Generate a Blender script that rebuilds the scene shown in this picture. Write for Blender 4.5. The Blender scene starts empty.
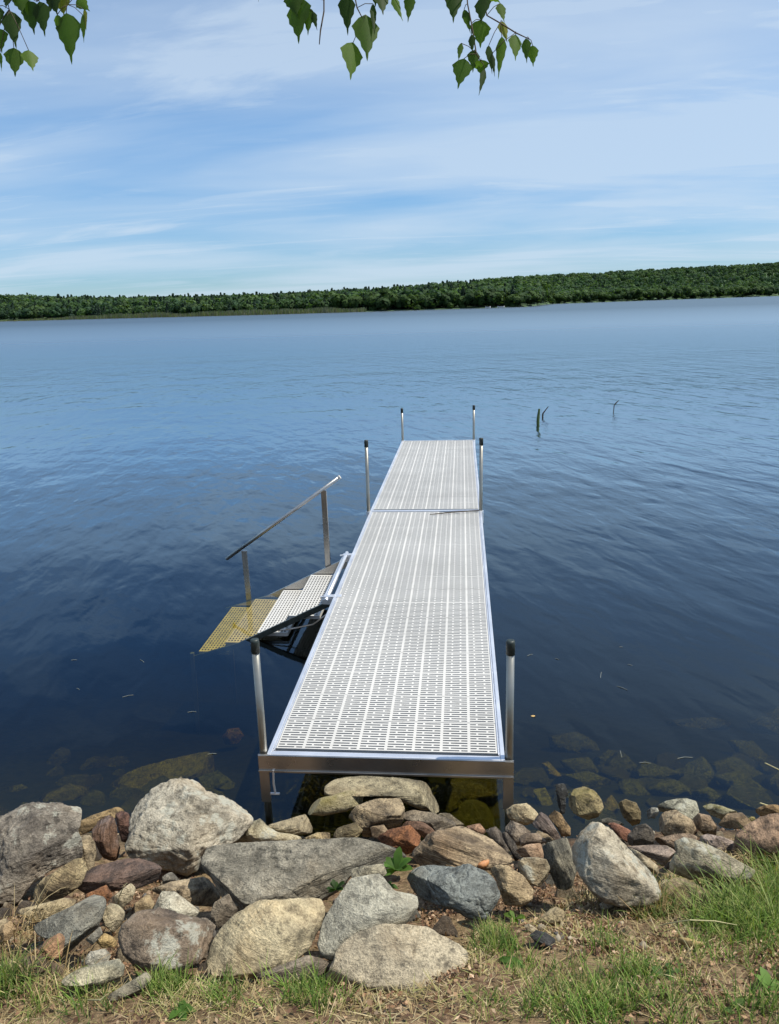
import bpy, bmesh, math, random
import numpy as np
from mathutils import Vector, Matrix, noise as mn

random.seed(7); rng = np.random.default_rng(7)
scn = bpy.context.scene
COL = scn.collection
PI = math.pi

# ------------------------------------------------------------------ camera
W, H, FPX = 779, 1024, 771.7
PITCH, ROLL, YAW = 0.2625, -0.0304, -0.0977
CAM = np.array([0.404, -3.444, 2.603])
Fv = np.array([math.sin(YAW)*math.cos(PITCH), math.cos(YAW)*math.cos(PITCH), -math.sin(PITCH)])
R0 = np.array([math.cos(YAW), -math.sin(YAW), 0.0]); U0 = np.cross(R0, Fv)
Rv = R0*math.cos(ROLL) + U0*math.sin(ROLL); Uv = np.cross(Rv, Fv)
cd = bpy.data.cameras.new('camera'); cam = bpy.data.objects.new('camera', cd); COL.objects.link(cam)
cam.matrix_world = Matrix(((Rv[0], Uv[0], -Fv[0], CAM[0]), (Rv[1], Uv[1], -Fv[1], CAM[1]), (Rv[2], Uv[2], -Fv[2], CAM[2]), (0, 0, 0, 1)))
cd.sensor_fit = 'VERTICAL'; cd.sensor_height = 24.0; cd.lens = FPX/H*24.0
cd.clip_start = 0.05; cd.clip_end = 20000
scn.camera = cam

def ray(px, py):
    d = Fv + Rv*(px - W/2)/FPX + Uv*(H/2 - py)/FPX
    return d/np.linalg.norm(d)
def to_px(p):
    d = np.asarray(p, float) - CAM; z = d @ Fv
    return W/2 + FPX*(d @ Rv)/z, H/2 - FPX*(d @ Uv)/z
def at_z(px, py, z):
    d = ray(px, py); return CAM + d*((z - CAM[2])/d[2])
def at_depth(px, py, dep):
    d = ray(px, py); return CAM + d*(dep/(d @ Fv))

# ------------------------------------------------------------------ terrain shape
def shore_y(x):
    return -0.07 + 0.12*max(0, min(x - .6, 4)) + 0.04*math.sin(x*1.3) - 0.02*min(0, x)
def bound(px): return np.interp(px, [-200, 0, 100, 230, 330, 400, 460, 480, 560, 620, 680, 720, 779, 1000], [960, 968, 985, 985, 985, 1000, 975, 930, 915, 892, 885, 876, 856, 850])
def gz(x, y, fine=True):
    s = shore_y(x) - y
    if s > 0:
        z = 0.09*min(1, s/.14) + 0.455*min(s, 2.0) + 0.10*max(0, min(s - 2.0, 8))
    else:
        t = -s
        z = -(0.75*min(t, .35) + 0.30*max(0, min(t - .35, .85)) + 0.30*max(0, min(t - 1.2, 5)) + 0.03*max(0, min(t - 6.2, 40)))
    if fine and abs(x) < 60 and abs(y) < 60:
        if -4 < x < 5 and -2.6 < y < .3:      # the bank between the stones lies lower than the turf above it
            px, py = to_px((x, y, z)); k = min(1, max(0, (bound(px) - py)/22 + .2)); k = k*k*(3 - 2*k)
            if y > .1: k *= (.3 - y)/.2
            z -= .10*k
        z += 0.035*mn.noise(Vector((x*1.6, y*1.6, 0.3))) + 0.014*mn.noise(Vector((x*6, y*6, 2.3)))
    return z
def hit_ground(px, py, up=0.0):
    d = ray(px, py); t0 = 0.5; t = t0
    while t < 60:
        p = CAM + d*t
        if p[2] < gz(p[0], p[1], False) + up:
            lo, hi = t - .05, t
            for _ in range(12):
                m = (lo + hi)/2; p = CAM + d*m
                if p[2] < gz(p[0], p[1], False) + up: hi = m
                else: lo = m
            return CAM + d*hi
        t += .05
    return CAM + d*t

# ------------------------------------------------------------------ helpers
def lin(c):
    return tuple((v/12.92 if v <= .04045 else ((v + .055)/1.055)**2.4) for v in c)
def rgb(r, g, b, k=1.0):
    l = lin((r/255, g/255, b/255)); return (l[0]*k, l[1]*k, l[2]*k, 1.0)
def tag(o, label=None, cat=None, group=None, kind=None):
    if label: o['label'] = label
    if cat: o['category'] = cat
    if group: o['group'] = group
    if kind: o['kind'] = kind
    return o
def empty(name, loc, parent=None):
    o = bpy.data.objects.new(name, None); COL.objects.link(o); o.location = loc
    o.empty_display_size = .1
    if parent: o.parent = parent
    return o
def link(name, me, parent=None, mat=None, loc=None):
    o = bpy.data.objects.new(name, me); COL.objects.link(o)
    if parent is not None: o.parent = parent
    if mat is not None and not me.materials: me.materials.append(mat)
    if loc is not None: o.location = loc
    return o
def mesh_np(name, V, F, col=None, smooth=False):
    V = np.asarray(V, np.float32); F = np.asarray(F, np.int32)
    me = bpy.data.meshes.new(name); k = F.shape[1]
    me.vertices.add(len(V)); me.vertices.foreach_set('co', V.ravel())
    me.loops.add(F.size); me.loops.foreach_set('vertex_index', F.ravel())
    me.polygons.add(len(F)); me.polygons.foreach_set('loop_start', np.arange(0, F.size, k, dtype=np.int32))
    me.update(calc_edges=True)
    if col is not None:
        a = me.color_attributes.new('tint', 'FLOAT_COLOR', 'POINT')
        c = np.ones((len(V), 4), np.float32); c[:, :3] = col
        a.data.foreach_set('color', c.ravel())
    if smooth: me.polygons.foreach_set('use_smooth', np.ones(len(F), bool))
    me.validate(); return me
class MB:
    def __init__(s): s.V = []; s.F = []
    def add(s, V, F):
        n = len(s.V); s.V += [tuple(v) for v in V]; s.F += [tuple(i + n for i in f) for f in F]
    def box(s, a, b):
        x0, y0, z0 = a; x1, y1, z1 = b
        s.add([(x0,y0,z0),(x1,y0,z0),(x1,y1,z0),(x0,y1,z0),(x0,y0,z1),(x1,y0,z1),(x1,y1,z1),(x0,y1,z1)],
              [(0,3,2,1),(4,5,6,7),(0,1,5,4),(1,2,6,5),(2,3,7,6),(3,0,4,7)])
    def bar(s, p, q, w, h, up=(0, 0, 1)):
        p, q, up = Vector(p), Vector(q), Vector(up); d = (q - p).normalized()
        r = d.cross(up).normalized(); u = r.cross(d)
        V = []
        for c in (p, q):
            for a, b in ((-1,-1),(1,-1),(1,1),(-1,1)): V.append(c + r*a*w/2 + u*b*h/2)
        s.add(V, [(3,2,1,0),(4,5,6,7),(0,1,5,4),(1,2,6,5),(2,3,7,6),(3,0,4,7)])
    def tube(s, pts, rad, n=16, cap=True):
        pts = [Vector(p) for p in pts]
        if not isinstance(rad, (list, tuple)): rad = [rad]*len(pts)
        base = len(s.V); ref = None
        for i, p in enumerate(pts):
            d = (pts[min(i+1, len(pts)-1)] - pts[max(i-1, 0)]).normalized()
            if ref is None:
                ref = d.orthogonal().normalized()
            ref = (ref - d*ref.dot(d)).normalized(); b = d.cross(ref)
            for k in range(n):
                a = 2*PI*k/n; s.V.append(tuple(p + (ref*math.cos(a) + b*math.sin(a))*rad[i]))
        for i in range(len(pts)-1):
            for k in range(n):
                k2 = (k+1) % n
                s.F.append((base+i*n+k, base+i*n+k2, base+(i+1)*n+k2, base+(i+1)*n+k))
        if cap:
            s.F.append(tuple(base + k for k in reversed(range(n))))
            s.F.append(tuple(base + (len(pts)-1)*n + k for k in range(n)))
    def build(s, name, mat, parent=None, smooth=False, bevel=0, loc=None):
        me = bpy.data.meshes.new(name); me.from_pydata(s.V, [], s.F); me.update()
        if smooth:
            me.polygons.foreach_set('use_smooth', [len(p.vertices) == 4 for p in me.polygons])
        o = link(name, me, parent, mat, loc)
        if bevel:
            m = o.modifiers.new('bevel', 'BEVEL'); m.width = bevel; m.segments = 2; m.limit_method = 'ANGLE'
        return o

# ------------------------------------------------------------------ materials
class NT:
    def __init__(s, name):
        s.m = bpy.data.materials.new(name); s.m.use_nodes = True; s.t = s.m.node_tree
        s.t.nodes.clear(); s.out = s.n('ShaderNodeOutputMaterial')
    def n(s, typ, **kw):
        nd = s.t.nodes.new(typ)
        for k, v in kw.items():
            if k.startswith('i_'):
                key = k[2:].replace('_', ' ')
                nd.inputs[int(key) if key.isdigit() else key].default_value = v
            else: setattr(nd, k, v)
        return nd
    def l(s, a, b): s.t.links.new(a, b)
    def coords(s, kind='Object'): return s.n('ShaderNodeTexCoord').outputs[kind]
    def noise(s, co, scale, detail=4, rough=.55, stretch=None, dist=0):
        if stretch:
            mp = s.n('ShaderNodeMapping'); mp.inputs['Scale'].default_value = stretch; s.l(co, mp.inputs['Vector']); co = mp.outputs['Vector']
        nd = s.n('ShaderNodeTexNoise', i_Scale=scale, i_Detail=detail, i_Roughness=rough, i_Distortion=dist); s.l(co, nd.inputs['Vector'])
        return nd.outputs['Fac']
    def ramp(s, fac, stops, interp='LINEAR'):
        r = s.n('ShaderNodeValToRGB'); e = r.color_ramp.elements; r.color_ramp.interpolation = interp
        while len(e) < len(stops): e.new(.5)
        for i, (p, c) in enumerate(stops):
            e[i].position = p; e[i].color = c if isinstance(c, tuple) else (c, c, c, 1)
        s.l(fac, r.inputs['Fac']); return r.outputs['Color']
    def mix(s, f, a, b, mode='MIX'):
        m = s.n('ShaderNodeMix', data_type='RGBA', blend_type=mode)
        for sock, v in ((0, f), (6, a), (7, b)):
            if isinstance(v, (int, float)): m.inputs[sock].default_value = v if sock == 0 else (v, v, v, 1)
            elif isinstance(v, tuple): m.inputs[sock].default_value = v
            else: s.l(v, m.inputs[sock])
        return m.outputs[2]
    def math(s, op, a, b=0.0, clamp=False):
        m = s.n('ShaderNodeMath', operation=op, use_clamp=clamp)
        for i, v in enumerate((a, b)):
            if isinstance(v, (int, float)): m.inputs[i].default_value = v
            else: s.l(v, m.inputs[i])
        return m.outputs[0]
    def bump(s, h, strength, dist, normal=None):
        b = s.n('ShaderNodeBump', i_Strength=strength, i_Distance=dist); s.l(h, b.inputs['Height'])
        if normal is not None: s.l(normal, b.inputs['Normal'])
        return b.outputs['Normal']
    def bsdf(s, color, rough=.8, metal=0.0, normal=None, spec=.5, trans=None):
        b = s.n('ShaderNodeBsdfPrincipled')
        for k, v in (('Base Color', color), ('Roughness', rough), ('Metallic', metal), ('Specular IOR Level', spec)):
            if isinstance(v, (int, float, tuple)): b.inputs[k].default_value = v
            else: s.l(v, b.inputs[k])
        if normal is not None: s.l(normal, b.inputs['Normal'])
        s.l(b.outputs[0], s.out.inputs['Surface']); return b

def mat_aluminium(name='brushed_aluminium', base=.72, rough=.32, dirt=.25, tint=(1, 1, 1.0)):
    t = NT(name); co = t.coords()
    n1 = t.noise(co, 3, 5, .6); n2 = t.noise(co, 60, 4, .6, (1, .05, 1))
    c = t.ramp(n1, [(.3, (base*tint[0]*(1-dirt), base*tint[1]*(1-dirt), base*tint[2]*(1-dirt), 1)), (.65, (base*tint[0], base*tint[1], base*tint[2], 1))])
    r = t.math('ADD', t.math('MULTIPLY', n1, .25), rough - .1)
    t.bsdf(c, r, .9, t.bump(n2, .08, .002)); return t.m
M_ALU = mat_aluminium('brushed_aluminium', .86, .45, .10, (.97, .99, 1.04))
M_GALV = mat_aluminium('galvanised_pipe', .40, .34, .35, (1.0, .96, .84))
M_FASCIA = mat_aluminium('weathered_aluminium', .52, .26, .3, (1, .98, .95))

def mat_grating():
    t = NT('white_plastic_grating'); co = t.coords('Object')
    geo = t.n('ShaderNodeNewGeometry').outputs['Position']
    n1 = t.noise(geo, 1.4, 5, .6); n2 = t.noise(geo, 35, 5, .7)
    c = t.ramp(n1, [(.34, rgb(199, 198, 195, .80)), (.60, rgb(212, 211, 208, .80))])
    c = t.mix(t.ramp(n2, [(.56, 0.0), (.8, .45)]), c, rgb(134, 128, 116, .8))
    oi = t.n('ShaderNodeObjectInfo').outputs['Random']
    c = t.mix(t.math('MULTIPLY', oi, .12), c, rgb(150, 150, 150, .8))
    t.bsdf(c, .5, 0, t.bump(n2, .15, .001), .35); return t.m
M_GRATE = mat_grating()
def mat_plain(name, c, rough=.6, nscale=30, var=.25, bump=.2, metal=0):
    t = NT(name); co = t.coords(); n1 = t.noise(co, nscale, 5, .6)
    c2 = tuple(v*(1 - var) for v in c[:3]) + (1,)
    t.bsdf(t.ramp(n1, [(.35, c2), (.65, c)]), rough, metal, t.bump(n1, bump, .003)); return t.m
M_CAP = mat_plain('dark_green_plastic', (.020, .030, .028, 1), .5)
M_STEEL = mat_plain('dark_wet_steel', (.10, .11, .10, 1), .35, 20, .4, .2, .8)
M_TWIG = mat_plain('twig_bark', (.07, .05, .03, 1), .8)

def mat_tint(name, rough=.7, trans=0.0, gain=1.0, spec=.3):
    t = NT(name); a = t.n('ShaderNodeAttribute', attribute_name='tint')
    geo = t.n('ShaderNodeNewGeometry').outputs['Position']
    c = t.mix(t.noise(geo, 60, 3), a.outputs['Color'], t.mix(1.0, a.outputs['Color'], .7*gain, 'MULTIPLY'))
    b = t.bsdf(c, rough, 0, None, spec)
    if trans > 0:
        tr = t.n('ShaderNodeBsdfTranslucent'); t.l(t.mix(1.0, c, (1.25, 1.3, .5, 1), 'MULTIPLY'), tr.inputs['Color'])
        ms = t.n('ShaderNodeMixShader', i_Fac=trans); t.l(b.outputs[0], ms.inputs[1]); t.l(tr.outputs[0], ms.inputs[2])
        t.l(ms.outputs[0], t.out.inputs['Surface'])
    return t.m
M_GRASS = mat_tint('grass_blades', .55, .35)
M_DRY = mat_tint('dry_litter', .8, .15)
M_FOREST = mat_tint('forest_leaves', .8, .40)
M_LEAF = mat_tint('birch_leaf', .55, .65, 1, .3)

_rm = {}
def rock_mat(c1, c2, style='granite'):
    key = (c1, c2, style)
    if key in _rm: return _rm[key]
    t = NT('stone_' + style); co = t.coords()
    ob = t.n('ShaderNodeObjectInfo').outputs['Random']
    va = t.n('ShaderNodeVectorMath', operation='ADD'); t.l(co, va.inputs[0])
    cx = t.n('ShaderNodeCombineXYZ'); t.l(t.math('MULTIPLY', ob, 40), cx.inputs[0]); t.l(t.math('MULTIPLY', ob, 23), cx.inputs[1]); t.l(cx.outputs[0], va.inputs[1])
    co = va.outputs[0]
    def warm(c, k):
        g_ = sum(c)/3; c = [v*.76 + g_*.24 for v in c]; l_ = rgb(*c, k); return (min(.8, l_[0]*1.04), l_[1], l_[2]*.90, 1)
    A, B = warm(c1, .98), warm(c2, .85)
    big = t.noise(co, 5.5, 8, .62)
    c = t.ramp(big, [(.36, B), (.60, A)])
    mid = t.noise(co, 26, 7, .72)
    c = t.mix(t.ramp(mid, [(.38, .85), (.50, 0.0)]), c, tuple(v*.42 for v in B[:3]) + (1,))
    c = t.mix(t.ramp(mid, [(.56, 0.0), (.74, .55)]), c, tuple(min(.8, v*1.5 + .03) for v in A[:3]) + (1,))
    fine = t.noise(co, 150, 3, .7)
    c = t.mix(1.0, c, t.ramp(fine, [(.38, .66), (.60, 1.12)]), 'MULTIPLY')
    hgt = t.math('ADD', t.math('MULTIPLY', mid, 1.0), t.math('MULTIPLY', fine, .35))
    hgt = t.math('ADD', hgt, t.math('MULTIPLY', big, 1.2))
    st_ = t.noise(co, 7, 7, .68, (.6, 1.0, 3.2), .8)
    c = t.mix(t.ramp(st_, [(.36, .55), (.47, 0.0)]), c, tuple(v*.5 for v in B[:3]) + (1,))
    stn = t.noise(co, 3.1, 6, .6)
    c = t.mix(t.ramp(stn, [(.5, 0.0), (.66, .28)]), c, (A[0]*1.05, A[1]*.86, A[2]*.66, 1))
    hgt = t.math('ADD', hgt, t.math('MULTIPLY', st_, 1.3))
    if style in ('layered', 'slate'):
        bd = t.noise(co, 9, 6, .7, (.35, .8, 5.5), .4)
        c = t.mix(t.ramp(bd, [(.40, .8 if style == 'slate' else .6), (.52, 0.0)]), c, tuple(v*.35 for v in B[:3]) + (1,))
        c = t.mix(t.ramp(bd, [(.58, 0.0), (.7, .4)]), c, tuple(min(.8, v*1.25) for v in A[:3]) + (1,))
        hgt = t.math('ADD', hgt, t.math('MULTIPLY', bd, 2.2))
    if style == 'cracked':
        v = t.n('ShaderNodeTexVoronoi', feature='DISTANCE_TO_EDGE', i_Scale=11.0)
        nz = t.n('ShaderNodeTexNoise', i_Scale=5.0, i_Detail=4.0); t.l(co, nz.inputs['Vector'])
        t.l(t.mix(.25, co, nz.outputs['Color']), v.inputs['Vector'])
        c = t.mix(t.ramp(v.outputs['Distance'], [(0.0, .35), (.05, 0.0)]), c, tuple(min(.8, v_*1.6) for v_ in A[:3]) + (1,))
        hgt = t.math('ADD', hgt, t.math('MULTIPLY', t.ramp(v.outputs['Distance'], [(0, 0.0), (.08, 1.0)]), .5))
    if style == 'lichen':
        li = t.noise(co, 11, 7, .7)
        c = t.mix(t.ramp(li, [(.54, 0.0), (.60, .75)]), c, rgb(186, 186, 172, .8))
        li2 = t.noise(co, 19, 6, .7)
        c = t.mix(t.ramp(li2, [(.60, 0.0), (.68, .55)]), c, rgb(92, 84, 62, .8))
    if style == 'mossy':
        nrm = t.n('ShaderNodeNewGeometry').outputs['Normal']; sx = t.n('ShaderNodeSeparateXYZ'); t.l(nrm, sx.inputs[0])
        mo = t.math('MULTIPLY', t.ramp(t.noise(co, 9, 6, .7), [(.42, 0.0), (.56, 1.0)]), t.ramp(sx.outputs[2], [(.3, 0.0), (.8, .55)]))
        c = t.mix(mo, c, rgb(140, 130, 66, .7))
    # damp dark foot close to the water
    pz = t.n('ShaderNodeSeparateXYZ'); t.l(t.n('ShaderNodeNewGeometry').outputs['Position'], pz.inputs[0])
    wet = t.math('ADD', pz.outputs[2], t.math('MULTIPLY', mid, .05))
    c = t.mix(1.0, c, t.ramp(wet, [(.045, .42), (.10, 1.0)]), 'MULTIPLY')
    ro = t.ramp(wet, [(.045, .25), (.10, .88)])
    t.bsdf(c, ro, 0, t.bump(hgt, .75, .022), .4)
    _rm[key] = t.m; return t.m

# ------------------------------------------------------------------ sky, sun
SUN_EL, SUN_AZ = math.radians(61), math.radians(84)      # azimuth from +Y towards +X
wd = bpy.data.worlds.new('World'); scn.world = wd; wd.use_nodes = True
nt = wd.node_tree; nt.nodes.clear()
def wn(t, **k):
    n = nt.nodes.new(t)
    for a, b in k.items(): setattr(n, a, b)
    return n
wl = nt.links.new
sky = wn('ShaderNodeTexSky', sky_type='NISHITA'); sky.sun_disc = False
sky.sun_elevation = SUN_EL; sky.sun_rotation = SUN_AZ; sky.altitude = 100; sky.air_density = 1.0; sky.dust_density = 0; sky.ozone_density = 4
tc = wn('ShaderNodeTexCoord'); sp = wn('ShaderNodeSeparateXYZ'); wl(tc.outputs['Generated'], sp.inputs[0])
def wm(op, a, b=0.0, clamp=False):
    m = wn('ShaderNodeMath', operation=op, use_clamp=clamp)
    for i, v in enumerate((a, b)):
        if isinstance(v, (int, float)): m.inputs[i].default_value = v
        else: wl(v, m.inputs[i])
    return m.outputs[0]
def wramp(f, stops):
    r = wn('ShaderNodeValToRGB'); e = r.color_ramp.elements
    while len(e) < len(stops): e.new(.5)
    for i, (p, c) in enumerate(stops): e[i].position = p; e[i].color = (c, c, c, 1)
    wl(f, r.inputs['Fac']); return r.outputs['Color']
zc = wm('ADD', wm('MAXIMUM', sp.outputs[2], 0.0), .10)
cx = wm('DIVIDE', sp.outputs[0], zc); cy = wm('DIVIDE', sp.outputs[1], zc)
cv = wn('ShaderNodeCombineXYZ'); wl(cx, cv.inputs[0]); wl(cy, cv.inputs[1])
def wnoise(rot, scl, scale, detail, rough, dist=0.0, loc=(0, 0, 0)):
    mp = wn('ShaderNodeMapping'); mp.inputs['Rotation'].default_value = (0, 0, rot); mp.inputs['Scale'].default_value = scl; mp.inputs['Location'].default_value = loc
    wl(cv.outputs[0], mp.inputs['Vector'])
    n = wn('ShaderNodeTexNoise'); n.inputs['Scale'].default_value = scale; n.inputs['Detail'].default_value = detail
    n.inputs['Roughness'].default_value = rough; n.inputs['Distortion'].default_value = dist
    wl(mp.outputs[0], n.inputs['Vector']); return n.outputs['Fac']
veil = wramp(wnoise(.12, (.36, .85, 1), .9, 6, .5, .5, (1.7, 0.4, 0)), [(.34, .05), (.62, 1.0)])
streak = wramp(wnoise(.22, (.30, 1.2, 1), 1.7, 10, .62, 1.2, (4.2, 1.0, 0)), [(.52, 0.0), (.72, .55)])
cl = wm('ADD', veil, streak, True)
cl = wm('MULTIPLY', wm('MULTIPLY', cl, .70), wramp(sp.outputs[2], [(.26, 1.0), (.5, 1.0)]))
mixc = wn('ShaderNodeMix', data_type='RGBA'); wl(cl, mixc.inputs[0])
tint = wn('ShaderNodeMix', data_type='RGBA', blend_type='MULTIPLY'); tint.inputs[0].default_value = 1.0
wl(sky.outputs[0], tint.inputs[6]); tint.inputs[7].default_value = (.70, .93, 1.08, 1)
hzt = wn('ShaderNodeMix', data_type='RGBA', blend_type='MULTIPLY'); wl(wramp(sp.outputs[2], [(.0, 1.0), (.20, 0.0)]), hzt.inputs[0])
wl(tint.outputs[2], hzt.inputs[6]); hzt.inputs[7].default_value = (.62, .66, .79, 1)
wl(hzt.outputs[2], mixc.inputs[6]); mixc.inputs[7].default_value = (5.0, 6.0, 7.1, 1)
bg = wn('ShaderNodeBackground'); bg.inputs['Strength'].default_value = .094
wl(mixc.outputs[2], bg.inputs['Color']); wo = wn('ShaderNodeOutputWorld'); wl(bg.outputs[0], wo.inputs[0])

sl = bpy.data.lights.new('sun', 'SUN'); sl.energy = 4.6; sl.angle = math.radians(.53); sl.color = (1.0, .94, .82)
so = bpy.data.objects.new('sun', sl); COL.objects.link(so)
sd = Vector((math.sin(SUN_AZ)*math.cos(SUN_EL), math.cos(SUN_AZ)*math.cos(SUN_EL), math.sin(SUN_EL)))
so.rotation_euler = (-sd).to_track_quat('-Z', 'Y').to_euler(); so.location = (20, 5, 30)

# ------------------------------------------------------------------ ground sheet (bank + lake bed)
def axis(a, b, step, far):
    mid = list(np.arange(a, b + 1e-6, step)); out = []; v = a; s = step
    while v > -far: s *= 1.25; v -= s; out.append(v)
    out = out[::-1] + mid; v = b; s = step
    while v < far: s *= 1.25; v += s; out.append(v)
    return out
gx = axis(-3.2, 4.2, .045, 2500); gy = axis(-3.6, 2.6, .045, 2500)
V = []
for y in gy:
    for x in gx: V.append((x, y, gz(x, y)))
nx = len(gx); ii = np.arange((len(gy)-1)*(nx-1)); r = ii//(nx-1); c = ii % (nx-1); b0 = r*nx + c
me = mesh_np('ground', V, np.stack([b0, b0+1, b0+nx+1, b0+nx], 1), smooth=True)
t = NT('soil'); geo = t.n('ShaderNodeNewGeometry').outputs['Position']
n1 = t.noise(geo, 4, 7, .7); n2 = t.noise(geo, 45, 7, .75); n3 = t.noise(geo, 14, 5, .6)
c = t.ramp(n2, [(.34, (.035, .020, .012, 1)), (.5, (.17, .105, .062, 1)), (.66, (.38, .26, .16, 1))])
c = t.mix(t.ramp(n1, [(.45, 0.0), (.6, .6)]), c, t.ramp(n2, [(.3, (.10, .075, .035, 1)), (.7, (.36, .28, .15, 1))]))
c = t.mix(t.ramp(n3, [(.55, 0.0), (.7, .35)]), c, (.09, .11, .03, 1))
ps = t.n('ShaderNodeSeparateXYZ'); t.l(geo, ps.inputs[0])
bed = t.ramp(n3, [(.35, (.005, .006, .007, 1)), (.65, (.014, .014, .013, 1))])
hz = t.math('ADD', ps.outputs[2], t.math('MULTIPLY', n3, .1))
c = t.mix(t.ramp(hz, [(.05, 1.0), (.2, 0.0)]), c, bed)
t.bsdf(c, .9, 0, t.bump(n2, .9, .02), .2)
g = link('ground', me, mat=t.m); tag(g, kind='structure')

# ------------------------------------------------------------------ water
wv = [(-3000, -1.2, 0), (3000, -1.2, 0), (3000, 3200, 0), (-3000, 3200, 0), (-3000, -1.2, -9), (3000, -1.2, -9), (3000, 3200, -9), (-3000, 3200, -9)]
wf = [(0,1,2,3),(7,6,5,4),(4,5,1,0),(5,6,2,1),(6,7,3,2),(7,4,0,3)]
me = bpy.data.meshes.new('water'); me.from_pydata(wv, [], wf); me.update()
t = NT('lake_water'); geo = t.n('ShaderNodeNewGeometry').outputs['Position']
ps = t.n('ShaderNodeSeparateXYZ'); t.l(geo, ps.inputs[0])
def wave(scale, rot, st, detail, loc):
    mp = t.n('ShaderNodeMapping'); mp.inputs['Rotation'].default_value = (0, 0, rot); t.l(geo, mp.inputs['Vector']); mp.inputs['Location'].default_value = loc
    m2 = t.n('ShaderNodeMapping'); m2.inputs['Scale'].default_value = st; t.l(mp.outputs[0], m2.inputs['Vector'])
    n = t.n('ShaderNodeTexNoise', i_Scale=scale, i_Detail=detail, i_Roughness=.5, i_Distortion=.35); t.l(m2.outputs[0], n.inputs['Vector']); return n.outputs['Fac']
w1 = wave(1.0, math.radians(66), (.45, 1.2, 1), 2.5, (0, 0, 0))
w2 = wave(3.1, math.radians(74), (.48, 1.15, 1), 2, (5, 3, 0))
w3 = wave(.28, math.radians(-15), (.45, 1.2, 1), 3, (2, 9, 0))
calm = t.ramp(t.math('MULTIPLY', ps.outputs[1], 1/40), [(0.0, .07), (.05, .2), (.14, .55), (.5, .9)])
gust = t.ramp(wave(.055, math.radians(10), (.25, 1, 1), 4, (0, 4, 0)), [(.35, .55), (.65, 1.0)])
amp = t.math('MULTIPLY', calm, gust)
hgt = t.math('ADD', t.math('MULTIPLY', w1, .085), t.math('ADD', t.math('MULTIPLY', w2, .042), t.math('MULTIPLY', w3, .10)))
hgt = t.math('ADD', hgt, t.math('MULTIPLY', wave(8.5, math.radians(50), (.4, 1.0, 1), 2, (1, 7, 0)), .007))
hgt = t.math('MULTIPLY', hgt, amp)
nrm = t.bump(hgt, 1.0, 1.0)
fr = t.n('ShaderNodeFresnel', i_IOR=1.333); t.l(nrm, fr.inputs['Normal'])
fac = t.math('MINIMUM', t.math('MULTIPLY', fr.outputs[0], t.math('ADD', 1.75, t.ramp(t.math('MULTIPLY', ps.outputs[1], 1/20), [(.05, 0.0), (.7, .05)]))), t.ramp(t.math('MULTIPLY', ps.outputs[1], 1/400), [(0.0, .68), (.2, .64), (.5, .42)]))
gl = t.n('ShaderNodeBsdfGlossy'); t.l(nrm, gl.inputs['Normal'])
gl.inputs['Color'].default_value = (.74, .90, 1.0, 1)
t.l(t.ramp(t.math('MULTIPLY', ps.outputs[1], 1/80), [(0.0, .03), (.12, .12), (1.0, .30)]), gl.inputs['Roughness'])
tp = t.n('ShaderNodeBsdfTransparent')
ms = t.n('ShaderNodeMixShader'); t.l(fac, ms.inputs[0]); t.l(tp.outputs[0], ms.inputs[1]); t.l(gl.outputs[0], ms.inputs[2])
t.l(ms.outputs[0], t.out.inputs['Surface'])
va = t.n('ShaderNodeVolumeAbsorption', i_Density=4.0); va.inputs['Color'].default_value = (.83, .815, .10, 1)
t.l(va.outputs[0], t.out.inputs['Volume'])
wo_ = link('water', me, mat=t.m); tag(wo_, kind='structure')

# ------------------------------------------------------------------ far shore
px_k = [-700, -200, 0, 130, 260, 389, 520, 532, 548, 650, 779, 1000, 1500]
D_k = [560, 500, 470, 400, 345, 335, 345, 360, 500, 600, 740, 820, 900]
sky_k = [322, 305, 297, 298, 294.5, 287.5, 277.5, 277, 276, 271.5, 266.5, 262, 262]
off_k = [90, 90, 100, 110, 120, 160, 300, 320, 330, 420, 460, 480, 480]
def az_dir(px):
    d = ray(px, 300); a = np.array([d[0], d[1], 0]); return a/np.linalg.norm(a)
def horizon_y(px):
    u = (px - W/2)/FPX; v = -(Fv[2] + u*Rv[2])/Uv[2]; return H/2 - FPX*v
TREE_H = 7.5
def far_z(px, s):
    D = np.interp(px, px_k, D_k); off = np.interp(px, px_k, off_k)
    ridge = CAM[2] + (horizon_y(px) - np.interp(px, px_k, sky_k))*(D + off)/FPX/1.03 - TREE_H - .8
    k = min(1, max(0, s/off)); k = k*k*(3 - 2*k)
    return .6*min(1, s/6) + max(.5, ridge)*k - (max(0, -s)*.2)
pxs = sorted(list(range(-700, 1501, 22)) + [526, 532, 538, 543, 550]); ss = [-14, -4, 0, 6, 15, 30, 60, 100, 150, 210, 280, 360, 440, 520, 700, 1200]
V = []
for px in pxs:
    a = az_dir(px); D = np.interp(px, px_k, D_k)
    for s in ss:
        p = CAM + a*(D + s); V.append((p[0], p[1], far_z(px, s)))
n = len(ss); F = [(i*n+j, (i+1)*n+j, (i+1)*n+j+1, i*n+j+1) for i in range(len(pxs)-1) for j in range(n-1)]
t = NT('wooded_hillside'); geo = t.n('ShaderNodeNewGeometry').outputs['Position']
t.bsdf(t.ramp(t.noise(geo, .2, 5), [(.35, (.045, .085, .035, 1)), (.65, (.065, .115, .045, 1))]), .95)
hl = link('hills', mesh_np('hills', V, F, smooth=True), mat=t.m); tag(hl, kind='structure')

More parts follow.
